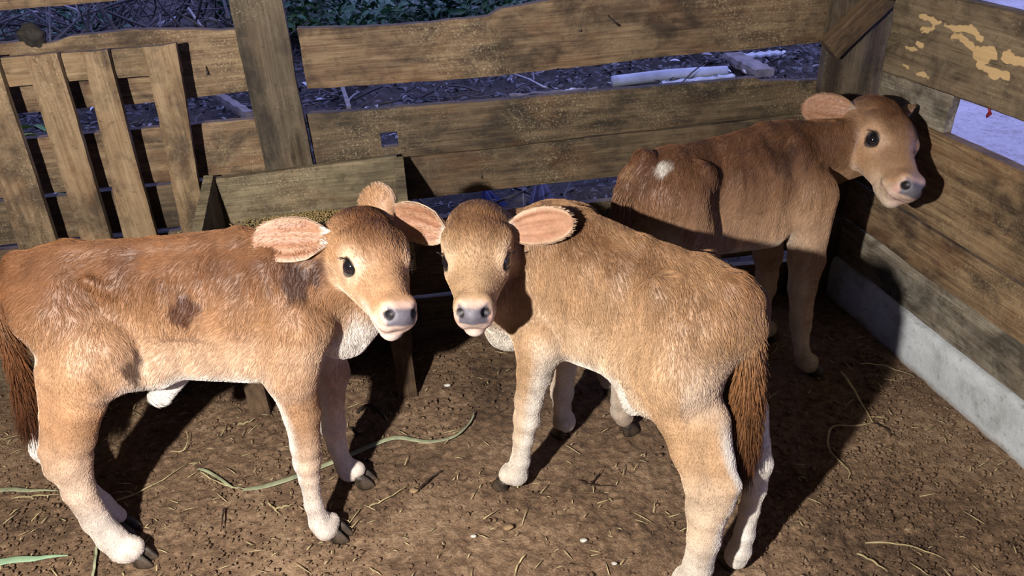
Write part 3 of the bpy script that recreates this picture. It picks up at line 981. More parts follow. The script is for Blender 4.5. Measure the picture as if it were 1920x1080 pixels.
def head(c, C, fwd, left, s=1.0, eyes_k=1.0):
    """adds a calf's head at C looking along fwd. C, fwd, left in calf coordinates"""
    fwd = unit(fwd); left = unit(left - fwd * (left @ fwd)); up = np.cross(fwd, left)
    M = np.stack([fwd, left, up], 1)
    h = lambda x, y, z: C + s * (M @ np.array([x, y, z], float))
    c.H = (C, M, s); c.h = h
    fl = -fwd * 0.6 + np.array([0, 0, -.3])
    A = lambda a, b, ra, rb, k=0.02, **kw: c.rc(h(*a), h(*b), ra * s, rb * s, k, part='head', flow=-fwd, **kw)
    A((-.025, 0, -.006), (.045, 0, .002), .053, .052, .03)
    A((-.05, 0, .008), (-.02, 0, .012), .034, .038, .03)
    for y in (-1, 1): A((-.03, y * .018, -.002), (.02, y * .020, .004), .043, .043, .025)
    A((-.008, 0, .012), (.058, 0, .012), .046, .041, .03)
    A((.05, 0, .004), (.165, 0, -.004), .047, .0255, .03)
    for y in (-1, 1):
        A((.0, y * .028, -.04), (.125, y * .013, -.042), .036, .020, .03)          # jaw
        A((.036, y * .046, .030), (.080, y * .040, .024), .016, .013, .018)        # brow
        A((.085, y * .036, -.012), (.15, y * .016, -.012), .018, .016, .025)       # cheekbone
        A((.176, y * .012, -.012), (.195, y * .0155, -.016), .022, .0195, .014)       # muzzle lobes
        A((.172, y * .016, -.030), (.190, y * .014, -.034), .020, .0165, .014)
        A((.188, y * .018, .003), (.200, y * .014, .001), .014, .012, .010)         # nostril wing
    A((.15, 0, -.046), (.184, 0, -.051), .027, .021, .006)                          # chin
    A((.185, 0, -.008), (.203, 0, -.010), .024, .020, .012)
    c.eyes = []
    for y in (-1, 1):
        c.cut(h(.207, y * .019, -.001), h(.213, y * .029, -.008), .0070 * s, .0055 * s, .005)
        ec = np.array([.0745, y * .0465, .006]); axd = unit([.42, y * .84, .20])
        u = unit(np.array([1.0, 0, -.18]) - axd * (np.array([1.0, 0, -.18]) @ axd)); v = np.cross(axd, u) * y * -1
        if v[2] < 0: v = -v
        c.cut(h(*(ec + axd * .017 - u * .008)), h(*(ec + axd * .017 + u * .009)), .0130 * s, .0115 * s, .006)
        c.eyes.append((h(*ec), .0168 * s, M @ axd, y, ec, axd, u, v))
        n = 9
        for (vv, rr, dep) in ((1, .0040, .0135), (-1, .0030, .0120)):
            pts = []
            for i in range(n):
                a = math.pi * i / (n - 1)
                pts.append(h(*(ec + axd * (dep - .002 * abs(math.cos(a)) ** 2) - u * (.0182 * math.cos(a)) + v * (vv * (.0112 if vv > 0 else .0104) * math.sin(a)))))
            for p, q in zip(pts[:-1], pts[1:]):
                c.rc(p, q, rr * s, rr * s, .006, part='head', flow=-fwd)


def ear(c, base, tip, opening, width, cup=1.0, droop=0.0):
    c.ears.append((np.asarray(base), np.asarray(tip), unit(opening), width, cup, droop))


def ear_mesh(base, tip, op, W, cup, droop):
    ax = tip - base; L = np.linalg.norm(ax); e = ax / L
    op = unit(op - e * (op @ e)); side = np.cross(e, op)
    nu, nv = 34, 21
    us = np.linspace(0, 1, nu); vs = np.linspace(-1, 1, nv)
    lay = []
    wprof = np.interp(us, [0, .08, .2, .35, .5, .65, .8, .9, .96, 1.0], [.40, .52, .78, .95, 1.0, .97, .82, .62, .42, .05])
    th = np.interp(us, [0, .15, .35, 1.0], [2.3, 1.75, 1.05, .55]) * cup
    C = base + e * (us[:, None] * L) - op * (0.010 * np.sin(np.pi * us))[:, None] - ZZ * (droop * us ** 2)[:, None]
    ang = vs[None] * th[:, None]
    w = (W * wprof)[:, None]
    lat = w * np.sin(ang) / np.maximum(th[:, None], .3)
    lift = w * (1 - np.cos(ang)) / np.maximum(th[:, None], .3)
    G = C[:, None] + side * lat[..., None] + op * lift[..., None]
    # small fold lines inside
    N = unit(op[None, None] * np.cos(ang)[..., None] - side * np.sin(ang)[..., None])
    thick = 0.0035 * (1 - np.abs(vs) ** 6)[None] * (1 - us ** 10)[:, None] + 0.0004
    inner = G + N * (thick + 0.0016 * np.sin(vs * 14)[None] * np.sin(np.pi * us)[:, None] ** 2)[..., None] * 1.0
    outer = G - N * thick[..., None]
    V = np.concatenate([inner.reshape(-1, 3), outer.reshape(-1, 3)])
    idx = np.arange(nu * nv).reshape(nu, nv); o = nu * nv
    Q = [np.stack([idx[:-1, :-1], idx[1:, :-1], idx[1:, 1:], idx[:-1, 1:]], -1).reshape(-1, 4)]
    Q.append(Q[0][:, ::-1] + o)
    rim = np.concatenate([idx[0, :], idx[1:, -1], idx[-1, -2::-1], idx[-2:0:-1, 0]])
    r2 = np.roll(rim, -1)
    Q.append(np.stack([rim, rim + o, r2 + o, r2], 1))
    Q = np.concatenate(Q)
    # make faces point outwards: inner layer faces the opening
    a = V[Q[0]]
    if np.cross(a[1] - a[0], a[2] - a[0]) @ op < 0: Q = Q[:, ::-1]
    uu = np.tile(np.repeat(us, nv), 2); vv = np.tile(np.tile(vs, nu), 2)
    isin = np.concatenate([np.ones(o), np.zeros(o)])
    return V, Q, uu, vv, isin, e


COAT = {}


def coat_material(name, hair):
    mt, nt, b = new_mat(name)
    at = nt.nodes.new('ShaderNodeAttribute'); at.attribute_name = 'coat'
    col = at.outputs['Color']
    if not hair:
        tc = nt.nodes.new('ShaderNodeTexCoord')
        n = tex_noise(nt, tc.outputs['Object'], 120, 4, 0.7)
        col = mixc(nt, 1.0, col, ramp(nt, n, [(0.3, (.72, .72, .72, 1)), (0.65, (1.0, 1.0, 1.0, 1))]), 'MULTIPLY')
        bp = nt.nodes.new('ShaderNodeBump'); bp.inputs['Strength'].default_value = 0.3; bp.inputs['Distance'].default_value = 0.003
        nt.links.new(n, bp.inputs['Height']); nt.links.new(bp.outputs[0], b.inputs['Normal'])
        b.inputs['Roughness'].default_value = 0.62
    else:
        b.inputs['Roughness'].default_value = 0.5
        b.inputs['Specular IOR Level'].default_value = 0.18
    nt.links.new(col, b.inputs['Base Color'])
    return mt


SKIN = coat_material('calf_hide', False)
HAIR = coat_material('calf_hair', True)
EYE, nt, b = new_mat('calf_eye')
b.inputs['Base Color'].default_value = (0.006, 0.005, 0.006, 1); b.inputs['Roughness'].default_value = 0.06
b.inputs['Coat Weight'].default_value = 0.6
LASH = plain('lash', (24, 16, 12), 0.6, 0.3)
HOOF = plain('hoof_horn', (84, 68, 52), 0.55, 0.4, 0.6, 50, bump=0.4)


def paint(c, V, N, pal):
    """coat colour (linear), hair flow and hair length for every vertex"""
    W = np.zeros(len(V)); Fl = np.zeros_like(V)
    pw = {}
    for p in c.prims:
        d = prim_d(p, V[:, 0], V[:, 1], V[:, 2])
        w = np.exp(-np.maximum(d, 0) / 0.012) + 1e-9 * np.exp(-np.maximum(d, 0) * 20)
        Fl += w[:, None] * p['flow']
        pw[p['part']] = np.maximum(pw.get(p['part'], 0), np.exp(-np.maximum(d, 0) / 0.014))
        W += w
    Fl = unit(Fl)
    tot = sum(pw.values()) + 1e-9
    w = lambda k: (pw[k] / tot) if k in pw else np.zeros(len(V))
    z = V[:, 2]; n1 = noise(V, 9, 3); n2 = noise(V, 30, 4); n3 = noise(V * [1, 1, 0.30], 55, 8); n4 = noise(V * [1, 1, .22], 26, 9); n5 = noise(V * [1, 1, .2], 110, 10)
    mixv = lambda A, B, t: A * (1 - t[:, None]) + np.asarray(B)[None] * t[:, None]
    col = np.repeat(pal['tan'][None], len(V), 0)
    dors = sstep(0.50, 0.68, z + 0.035 * n1 + 0.015 * n2 + 0.02 * N[:, 2]) * (1 - w('head'))
    col = mixv(col, pal['rust'], dors * pal.get('dorsal', 0.8))
    col = mixv(col, pal['dark'], sstep(0.1, 0.7, noise(V, 13, 17) + .3 * n2) * sstep(0.60, 0.70, z) * 0.6 * (1 - w('head')))
    belly = sstep(0.58, 0.42, z + 0.02 * n1 + 0.05 * np.clip(N[:, 2], -1, 0.2)) * (1 - w('leg')) * (1 - w('head'))
    col = mixv(col, pal['pale'], belly * 0.75)
    col = mixv(col, pal['cream'], sstep(0.47, 0.40, z + 0.02 * n1 + 0.06 * N[:, 2]) * sstep(0.1, -.6, N[:, 2]) * (1 - w('leg')) * (1 - w('head')))
    col = mixv(col, pal['cream'], sstep(.45, .8, -N[:, 0] + .15 * n1) * sstep(.60, .50, z) * sstep(-.15, -.2, V[:, 0]) * .7 * (1 - w('head')))
    if 'brisket' in pw: col = mixv(col, pal['cream'], sstep(.3, .8, w('brisket')) * 0.85)
    if 'navel' in pw: col = mixv(col, pal['cream'], sstep(.2, .7, w('navel')))
    # legs: outer tan, inner and hind side white, paler downwards
    lw = w('leg') + w('lowleg')
    lcol = np.repeat(pal['tan'][None], len(V), 0)
    lcol = mixv(lcol, pal['pale'], sstep(0.40, 0.20, z + 0.05 * n1))
    med = -N[:, 1] * np.sign(V[:, 1])
    fore = V[:, 0] > 0
    white = sstep(-.05, 0.6, np.where(fore, .12 * med - .85 * N[:, 0] - .12, 0.75 * med - 0.65 * N[:, 0]) + 0.18 * n1 + pal.get('legwhite', 0.0) * sstep(.3, .1, z)) * sstep(0.50, 0.40, z)
    lcol = mixv(lcol, pal['cream'], white * 0.9)
    lcol = mixv(lcol, pal['cream'], sstep(0.22, 0.10, z + .02 * n2) * 0.6)
    col = mixv(col * (1 - lw[:, None]) + lcol * lw[:, None], col.mean(0), 0 * z)
    if 'tail' in pw:
        col = mixv(col, pal['rust'], sstep(.3, .8, w('tail')) * 0.8)
    ln = 0.0150 + 0.004 * sstep(0.60, 0.72, z) - 0.0095 * lw
    ln = ln * (1 - 0.5 * w('head'))
    # head
    C, M, s = c.H
    Hh = (V - C) @ M / s
    hx, hy, hz = Hh.T
    hw = sstep(0.35, 0.65, w('head'))
    hc = np.repeat((pal['tan'] * 0.98)[None], len(V), 0)
    crown = sstep(0.008, 0.036, hz + 0.010 * n1) * sstep(0.11, 0.03, hx + 0.012 * n2) * sstep(.075, .03, np.abs(hy))
    hc = mixv(hc, pal['rust'], crown * 0.85)
    hc = mixv(hc, pal['dark'], sstep(.0, .6, noise(V, 28, 31)) * crown * 0.45)
    mid = sstep(.032, .010, np.abs(hy)) * sstep(.03, .06, hx) * sstep(.17, .13, hx) * sstep(-.01, .02, hz)
    hc = mixv(hc, pal['rust'], mid * 0.35 * sstep(.13, .05, hx))
    ey = np.min([np.linalg.norm(Hh - e[4] - e[5] * .012, axis=1) for e in c.eyes], 0)
    hc = mixv(hc, pal['pale'] * np.array([1.0, .93, .85]), sstep(.045, .024, ey) * 0.7)
    cheek = sstep(-.004, -.03, hz + .006 * n1) * sstep(-.02, .03, hx)
    hc = mixv(hc, pal['pale'] * np.array([.95, .85, .72]), cheek * 0.55)
    mz = np.maximum(sstep(.176, .194, hx + .004 * n2 - 0.6 * np.clip(hz + .006, 0, .05)), sstep(-.012, -.035, hz) * sstep(.10, .16, hx) * .8)
    hc = mixv(hc, pal['pale'] * np.array([.98, .90, .80]), mz * 0.75)
    hc = mixv(hc, pal['cream'] * np.array([.95, .88, .82]), mz * sstep(-.010, -.030, hz) * 0.8)
    pink = srgb(222, 186, 172)
    hc = mixv(hc, pink, sstep(.190, .204, hx) * 0.6)
    pad = sstep(.192, .200, hx + .0 * n2) * sstep(.029, .023, np.abs(hy)) * sstep(.014, .008, hz) * sstep(-.021, -.014, hz - .25 * np.maximum(.0, .018 - np.abs(hy)) * 0 + 0.35 * np.maximum(np.abs(hy) - .010, 0))
    hc = mixv(hc, srgb(82, 80, 92), pad * 0.95)
    nos = np.minimum(np.linalg.norm((Hh - [.207, .0225, -.0035]) * [1, 1, 1.2], axis=1), np.linalg.norm((Hh - [.207, -.0225, -.0035]) * [1, 1, 1.2], axis=1))
    hc = mixv(hc, srgb(26, 18, 18), sstep(.0112, .0085, nos))  # shade inside the nostril holes, painted into the colour
    red = np.minimum(np.linalg.norm(Hh - [.203, .030, -.018], axis=1), np.linalg.norm(Hh - [.203, -.030, -.018], axis=1))
    hc = mixv(hc, srgb(196, 112, 92), sstep(.012, .004, red) * 0.35)
    mouth = sstep(.0028, .0010, np.abs(hz + .0385 - .006 * sstep(.2, .14, hx))) * sstep(.145, .165, hx)
    hc = mixv(hc, srgb(130, 84, 76), mouth * 0.7)
    hc = mixv(hc, srgb(22, 14, 12), sstep(.0196, .0172, ey) * 0.92)
    hc = mixv(hc, pal['cream'] * .92, sstep(-.045, -.062, hz) * sstep(.02, .06, hx) * 0.4)
    col = col * (1 - hw[:, None]) + hc * hw[:, None]
    bald = np.maximum.reduce([hw * sstep(.184, .192, hx), hw * sstep(.026, .021, ey)])
    ln = ln * (1 - bald) * (1 - 0.5 * hw * sstep(.08, .16, hx))
    ln = ln + hw * crown * 0.006
    for (p, r, cc, am) in c.spots:
        d = np.linalg.norm(V - p, axis=1)
        t = sstep(1.0, 0.45, d / r + 0.65 * n2 + 0.55 * n3 + .4 * n5)
        col = mixv(col, cc, t * am)
    col = col * (1 + (0.14 * n3 + 0.10 * n4 + .10 * n5) * (1 - .5 * w('head')) + 0.08 * n2 + 0.06 * n1)[:, None]
    return np.clip(col * ALB, 0.002, 0.95), Fl, np.maximum(ln, 0)


def curves_obj(name, P, R, colr, mat, parent):
    """P (n, k, 3), R (k,) or (n,k), colr (n,3)"""
    n, k, _ = P.shape
    hc = bpy.data.hair_curves.new(name)
    hc.add_curves([k] * n)
    hc.attributes['position'].data.foreach_set('vector', np.ascontiguousarray(P, np.float32).ravel())
    ra = hc.attributes.get('radius') or hc.attributes.new('radius', 'FLOAT', 'POINT')
    ra.data.foreach_set('value', np.ascontiguousarray(np.broadcast_to(R, (n, k)), np.float32).ravel())
    ca = hc.attributes.new('coat', 'FLOAT_COLOR', 'CURVE')
    ca.data.foreach_set('color', np.concatenate([colr, np.ones((n, 1))], 1).astype(np.float32).ravel())
    hc.materials.append(mat)
    o = bpy.data.objects.new(name, hc); COL.objects.link(o); o.parent = parent
    return o


def fur_points(V, Nv, Q, col, Fl, ln, n, rng, scale=1.0, lift=0.08, seed=0):
    T = np.concatenate([Q[:, [0, 1, 2]], Q[:, [0, 2, 3]]])
    a, b_, c_ = V[T[:, 0]], V[T[:, 1]], V[T[:, 2]]
    ar = np.linalg.norm(np.cross(b_ - a, c_ - a), axis=1) * (ln[T].mean(1) > 0.002)
    pick = rng.choice(len(T), n, p=ar / ar.sum())
    u = rng.random((n, 2)); fl = u.sum(1) > 1; u[fl] = 1 - u[fl]
    wts = np.stack([1 - u.sum(1), u[:, 0], u[:, 1]], 1)
    I = T[pick]
    ip = lambda A: (A[I] * wts[..., None]).sum(1) if A.ndim == 2 else (A[I] * wts).sum(1)
    p = ip(V); nn = unit(ip(Nv)); cc = ip(col); ff = ip(Fl); L = ip(ln) * rng.uniform(0.6, 1.25, n) * scale
    # swirl and clump the flow
    sw = np.stack([noise(p, 17, 51 + seed), noise(p, 17, 52 + seed), noise(p, 17, 53 + seed)], 1) * 0.55 \
        + np.stack([noise(p, 60, 54 + seed), noise(p, 60, 55 + seed), noise(p, 60, 56 + seed)], 1) * 0.40
    d = ff + sw + rng.normal(size=(n, 3)) * 0.10
    d = unit(d - nn * (d * nn).sum(1, keepdims=True))
    lf = lift * (0.6 + 0.5 * noise(p, 40, 61 + seed))[:, None]
    tip = p + (d + nn * lf) * L[:, None]
    cell = 0.0055
    key = np.floor((p + 0.006 * np.stack([noise(p, 90, 71), noise(p, 90, 72), noise(p, 90, 73)], 1)) / cell).astype(np.int64)
    kk = (key[:, 0] + 1000) * 4000000 + (key[:, 1] + 1000) * 2000 + (key[:, 2] + 1000)
    _, inv = np.unique(kk, return_inverse=True)
    cn = np.bincount(inv)
    ct = np.stack([np.bincount(inv, tip[:, i]) for i in range(3)], 1) / cn[:, None]
    tip = tip * 0.45 + ct[inv] * 0.55
    # per clump brightness
    br = 1.12 + 0.16 * (rng.random(len(cn))[inv] - 0.5) * 2 + 0.12 * rng.normal(size=n)
    cc = np.clip(cc * br[:, None], 0.002, 0.95)
    mid = p * 0.5 + tip * 0.5 + nn * (L * 0.10)[:, None]
    q1 = p * .8 + tip * .2 + nn * (L * 0.09)[:, None]
    return np.stack([p - nn * 0.0006, q1, mid, tip], 1), cc


def hoof_mesh(c, pos, toe, s=0.74):
    """two claws and two dewclaws at ground position pos (calf x, y), pointing along toe"""
    toe = unit(np.array([toe[0], toe[1], 0])); lat = np.array([-toe[1], toe[0], 0])
    parts = []
    n = 18
    for sg in (-1, 1):
        V = []
        rings = [(.050, -.010, .015, .0125), (.040, -.004, .021, .0145), (.022, .003, .027, .0160), (.006, .008, .031, .0168), (0.0, .009, .030, .0160)]
        for (z, cx, rx, ry) in rings:
            for k in range(n):
                a = 2 * math.pi * k / n
                ca, sa = math.cos(a), math.sin(a)
                x = cx + rx * ca * (1.12 if ca > 0 else 0.92)
                y = ry * sa * (1 - 0.38 * max(ca, 0) ** 2)
                y = y * (0.75 if sa * sg < 0 else 1.0) + sg * .0145
                V.append(np.array([pos[0], pos[1], z * s - .004]) + toe * x * s + lat * y * s)
        m_ = len(rings); Q = []; T = []
        for i in range(m_ - 1):
            for k in range(n):
                Q.append((i * n + k, (i + 1) * n + k, (i + 1) * n + (k + 1) % n, i * n + (k + 1) % n))
        V.append(np.mean(V[:n], 0)); V.append(np.mean(V[(m_ - 1) * n:m_ * n], 0))
        for k in range(n):
            T.append((m_ * n, k, (k + 1) % n)); T.append((m_ * n + 1, (m_ - 1) * n + (k + 1) % n, (m_ - 1) * n + k))
        parts.append((np.array(V), np.array(Q), np.array(T)))
    return merge(parts)


def build_calf(c, name, pal, lab, n_fur, seed, hoofs, tail=None, res=0.0036):
    m4 = Matrix.Identity(4)
    for i in range(3):
        m4[i][0], m4[i][1], m4[i][2], m4[i][3] = c.fx[i], c.ly[i], ZZ[i], c.o[i]
    root = tag(empty(name, m4), lab, 'calf')
    for (pos, toe) in hoofs:                # pastern running into each hoof
        te = unit(np.array([toe[0], toe[1], 0])); tgt = np.array([pos[0], pos[1], .040]) - te * .010
        low = [p for p in c.prims if p['part'] == 'lowleg']
        e = min(low, key=lambda p: np.linalg.norm(p['b'] - tgt))
        c.rc(e['b'], tgt, e['rb'] * .97, .0185, .010, part='lowleg', flow=(0, 0, -1))
    D, lo = build_field(c.prims, c.carve, res)
    V, Q = surface_nets(D, lo, res)
    V = relax(V, Q, 2, 0.4)
    hd = np.linalg.norm((V - c.H[0] - c.H[1][:, 0] * .05), axis=1)
    wr = sstep(.42, .50, V[:, 2]) * sstep(.12, .19, hd) * sstep(.70, .66, V[:, 2])
    bw = unit(V * [0, 1, .0] + 1e-6)
    V = V + bw * (wr * (.0030 * noise(V * [1, 1, .20], 30, 91) + .0018 * noise(V * [1, 1, .22], 62, 92)))[:, None]
    tmp = bpy.data.meshes.new('tmp'); tmp.vertices.add(len(V)); tmp.vertices.foreach_set('co', V.astype(np.float32).ravel())
    tmp.loops.add(Q.size); tmp.loops.foreach_set('vertex_index', Q.astype(np.int32).ravel())
    tmp.polygons.add(len(Q)); tmp.polygons.foreach_set('loop_start', np.arange(0, Q.size, 4, dtype=np.int32)); tmp.update(calc_edges=True)
    N = np.zeros(len(V) * 3, np.float32); tmp.vertex_normals.foreach_get('vector', N); N = N.reshape(-1, 3)
    bpy.data.meshes.remove(tmp)
    col, Fl, ln = paint(c, V, N, pal)
    # wrinkles of skin along the flank and neck, running with the hair
    allV, allQ, allC, allF, allL, allN = [V], [Q], [col], [Fl], [ln], [N]
    off = len(V)
    for e_ in c.ears:
        eV, eQ, uu, vv, isin, ax = ear_mesh(*e_)
        inn = srgb(170, 124, 94)[None] * np.ones((len(eV), 1)); out = pal['tan'][None] * np.ones((len(eV), 1)) * 0.92
        k = (isin > .5)[:, None]
        ce = np.where(k, inn, out)
        rim = sstep(.72, .95, np.abs(vv))[:, None]
        ce = ce * (1 - rim * .45) + pal['pale'] * .9 * rim * .45
        vein = (sstep(.15, .6, np.sin(vv * 9 + 4 * uu) * np.sin(np.pi * uu)) * isin * sstep(.05, .2, uu) * sstep(.95, .6, uu))[:, None]
        ce = ce * (1 - .35 * vein) + srgb(150, 92, 66) * .35 * vein
        tuft = (sstep(.22, .05, uu) * isin)[:, None]
        ce = ce * (1 - tuft) + pal['cream'] * tuft
        ce = ce * (1 + .12 * noise(eV, 70, 5))[:, None]
        allV.append(eV); allQ.append(eQ + off); off += len(eV); allC.append(np.clip(ce * ALB, .002, .95))
        op = unit(e_[2])
        allF.append(np.repeat(ax[None], len(eV), 0)); allL.append(np.where(isin > .5, .007, .008) + .010 * tuft[:, 0])
        # per layer normals
        allN.append(np.where(k, op[None], -op[None]))
    V, Q, col, Fl, ln, N = (np.concatenate(x) for x in (allV, allQ, allC, allF, allL, allN))
    body = mesh_np('body', V, [Q], SKIN, root)
    ca = body.data.attributes.new('coat', 'FLOAT_COLOR', 'POINT')
    ca.data.foreach_set('color', np.concatenate([col, np.ones((len(col), 1))], 1).astype(np.float32).ravel())
    rng = np.random.default_rng(seed)
    P, cc = fur_points(V, N, Q, col, Fl, ln, n_fur, rng, seed=seed)
    curves_obj('fur', P, np.array([.00024, .00023, .00018, .00005])[None] * rng.uniform(.7, 1.25, (len(P), 1)), cc, HAIR, root)
    # tail hair
    if tail is not None:
        pts, rad, n_t, hl = tail
        path = smooth_curve(pts, 60)
        d = np.gradient(path, axis=0)
        t = rng.random(n_t) ** 0.7
        i = np.minimum((t * 59).astype(int), 58); f = (t * 59 - i)[:, None]
        b0 = path[i] * (1 - f) + path[i + 1] * f
        T = unit(d[i])
        r = rng.normal(size=(n_t, 3)); r = unit(r - T * (r * T).sum(1, keepdims=True))
        rr = np.interp(t, np.linspace(0, 1, len(rad)), rad)[:, None]
        root_ = b0 + r * rr
        L = (np.interp(t, [0, .4, .75, 1], [.020, .035, .07, .09]) * hl * rng.uniform(.6, 1.2, n_t))[:, None]
        dn = unit(T + r * 0.22 + rng.normal(size=(n_t, 3)) * .07)
        dn2 = unit(dn + np.array([0, 0, -.35]) + rng.normal(size=(n_t, 3)) * .10)
        Pt = np.stack([root_, root_ + dn * L * .35, root_ + dn * L * .6 + dn2 * L * .1, root_ + dn * L * .6 + dn2 * L * .45], 1)
        t1 = sstep(0, .5, t)[:, None]; t2 = sstep(.35, 1, t)[:, None]
        tc_ = (pal['tan'] * .85 * (1 - t1) + pal['rust'] * t1) * (1 - t2) + pal['switch'] * t2
        tc_ = tc_ * np.clip(1 + .30 * rng.normal(size=(n_t, 1)), .4, 1.8)
        curves_obj('tail_hair', Pt, np.array([.0005, .0005, .0004, .0001]), np.clip(tc_ * ALB, .002, .9), HAIR, root)
    for (p, r, ax, sg, ec, axd, u_, v_) in c.eyes:
        n_u, n_v = 24, 16
        E = [(r * math.sin(math.pi * i / n_v) * math.cos(2 * math.pi * k / n_u), r * math.sin(math.pi * i / n_v) * math.sin(2 * math.pi * k / n_u), r * math.cos(math.pi * i / n_v))
             for i in range(n_v + 1) for k in range(n_u)]
        q = [(i * n_u + k, (i + 1) * n_u + k, (i + 1) * n_u + (k + 1) % n_u, i * n_u + (k + 1) % n_u) for i in range(n_v) for k in range(n_u)]
        eo = mesh_np('eye', np.array(E), [np.array(q)], EYE, root); eo.location = p
        # lashes along the upper lid
        C, M, s = c.H
        parts = []
        for j in range(16):
            a = math.pi * (j + .5) / 16
            b0 = c.h(*(ec + axd * .0155 - u_ * (.0185 * math.cos(a)) + v_ * (.0120 * math.sin(a))))
            dr = M @ unit(axd - u_ * .5 * math.cos(a) + v_ * .35)
            dd = M @ v_
            parts.append(tube([b0 - dr * .002, b0 + dr * .004 - dd * .0008, b0 + dr * .0075 - dd * .0010], [.0006, .0005, .0002], 4))
        lv, lf = merge(parts)
        lo_ = mesh_np('eyelashes', lv - p, lf, LASH, eo)
    for (pos, toe) in hoofs:
        hv, hf = hoof_mesh(c, pos, toe)
        hm = np.array([pos[0], pos[1], 0])
        ho = mesh_np('hoof', hv - hm, hf, HOOF, root); ho.location = hm
    return root


def trunk(c, r=1.0, z0=0.0, rs=1.0, rib=.5, hip=1.0, bd=.025):
    """rs scales the length behind the middle of the back; z0 lifts the topline"""
    fl = np.array([-.55, 0, -.85])

    def V3(x, y, z): return (x * rs if x < 0 else x, y, z + z0)
    c.chain([(V3(-.245, 0, .590), .082 * r), (V3(-.12, 0, .582), .086 * r), (V3(-.02, 0, .550), .122 * r), (V3(.07, 0, .540), .134 * r), (V3(.16, 0, .548), .122 * r), (V3(.225, 0, .535), .088 * r)],
            .045, 'body', fl, 0.72)
    c.rc(V3(-.295, 0, .590), V3(-.245, 0, .590), .066, .078, .02, .85, part='body', flow=fl)
    c.chain([(V3(-.305, 0, .650), .020), (V3(-.22, 0, .668), .020), (V3(-.06, 0, .662), .022), (V3(.10, 0, .662), .028), (V3(.19, 0, .645), .030)], .035, 'body', (-1, 0, -.15))
    for y in (-1, 1):
        c.rc(V3(-.172, y * .062, .640), V3(-.140, y * .056, .615), .021 * hip, .018 * hip, .026, flow=fl)          # hip
        c.rc(V3(-.315, y * .042, .612), V3(-.30, y * .042, .59), .020, .022, .025, flow=fl)            # pin
        c.rc(V3(.145, y * .045, .635), V3(.20, y * .068, .52), .034, .046, .03, flow=fl)               # shoulder
        c.rc(V3(-.07, y * .038, .490 - bd), V3(.10, y * .043, .470 - bd), .050, .054, .03, flow=fl)                # barrel
        for i in range(5 if rib > 0 else 0):                                                           # ribs
            x = -.040 + i * .032
            c.rc(V3(x, y * .070, .62), V3(x - .016, y * .0855 , .53), .0045, .0045 + .003 * rib, .022, flow=fl)


PAL1 = dict(tan=srgb(180, 136, 98), rust=srgb(112, 70, 40), dark=srgb(82, 46, 24), pale=srgb(226, 197, 170), cream=srgb(244, 234, 222), switch=srgb(70, 38, 20), dorsal=.88)
PAL2 = dict(tan=srgb(182, 145, 108), rust=srgb(130, 88, 54), dark=srgb(92, 54, 28), pale=srgb(228, 200, 170), cream=srgb(242, 232, 218), switch=srgb(74, 42, 22), dorsal=.62)
PAL3 = dict(tan=srgb(158, 120, 88), rust=srgb(104, 66, 42), dark=srgb(62, 36, 20), pale=srgb(196, 160, 128), cream=srgb(216, 198, 178), switch=srgb(80, 48, 28), dorsal=.85)

# --- calf at the left ---------------------------------------------------------
c = Calf(-.6, 1.3, 3)
trunk(c, z0=.018, rs=.95, rib=.6, hip=.40, bd=.030)
DN = np.array([0, 0, -1.0])
P = c.P
# near fore leg
lt = -.092
c.rc(P(560, 610, -.075), P(546, 700, lt), .062, .047, .03, part='body', flow=(-.3, 0, -1))
c.chain([(P(546, 700, lt), .047), (P(566, 775, lt), .035), (P(573, 835, lt), .0285), (P(576, 865, lt), .026)], .02, 'leg', DN)
c.chain([(P(576, 865, lt), .026), (P(580, 895, lt), .020), (P(588, 945, lt - .003), .0175), (P(600, 978, lt - .006), .0215), (P(612, 993, lt - .01), .0225)], .012, 'lowleg', DN)
# far fore leg
lt = .075
c.rc((.19, .07, .50), P(622, 700, lt), .055, .034, .03, part='body', flow=(-.3, 0, -1))
c.chain([(P(622, 700, lt), .034), (P(622, 745, lt), .027), (P(625, 800, lt), .0265)], .02, 'leg', DN)
c.chain([(P(625, 800, lt), .0265), (P(632, 838, lt), .0205), (P(646, 872, lt), .0205), (P(657, 893, lt), .0240), (P(664, 902, lt), .0225)], .012, 'lowleg', DN)
# near hind leg
lt = -.105
c.rc((-.245, -.045, .575), P(150, 680, -.085), .072, .050, .05, part='body', flow=(-.5, 0, -1))
c.rc(P(195, 655, -.085), P(176, 710, -.09), .044, .044, .05, part='body', flow=(-.2, 0, -1))
c.chain([(P(158, 690, -.10), .052), (P(150, 755, lt), .044), (P(140, 820, lt), .037), (P(132, 862, lt), .035)], .02, 'leg', DN)
c.chain([(P(100, 700, lt), .030), (P(100, 780, lt), .022), (P(92, 845, lt), .018), (P(105, 880, lt), .022)], .025, 'leg', DN)
c.chain([(P(132, 862, lt), .038), (P(148, 920, lt), .029), (P(180, 975, lt), .0255), (P(208, 1008, lt), .027), (P(232, 1030, lt - .004), .0275), (P(250, 1040, lt - .006), .0255)], .015, 'lowleg', DN)
# far hind leg
lt = .06
c.rc((-.245, .045, .575), (-.265, .07, .44), .072, .055, .05, part='body', flow=(-.5, 0, -1))
c.chain([((-.265, .08, .44), .058), (P(98, 745, .07), .036), (P(84, 800, .065), .026), (P(86, 838, lt), .029)], .03, 'leg', DN)
hv = c.G(238, 992)
c.chain([(P(86, 838, lt), .029), (np.array([hv[0] - .075, hv[1] + .012, .15]), .0225), (np.array([hv[0] - .034, hv[1], .085]), .0225)], .015, 'lowleg', DN)
# belly bits
c.rc((-.06, 0, .45), P(300, 740, 0), .040, .022, .03, part='navel', flow=(1, 0, -.4))
c.rc(P(225, 700, -.085), P(290, 700, -.06), .030, .030, .04, part='body', flow=(-.2, 0, -1))
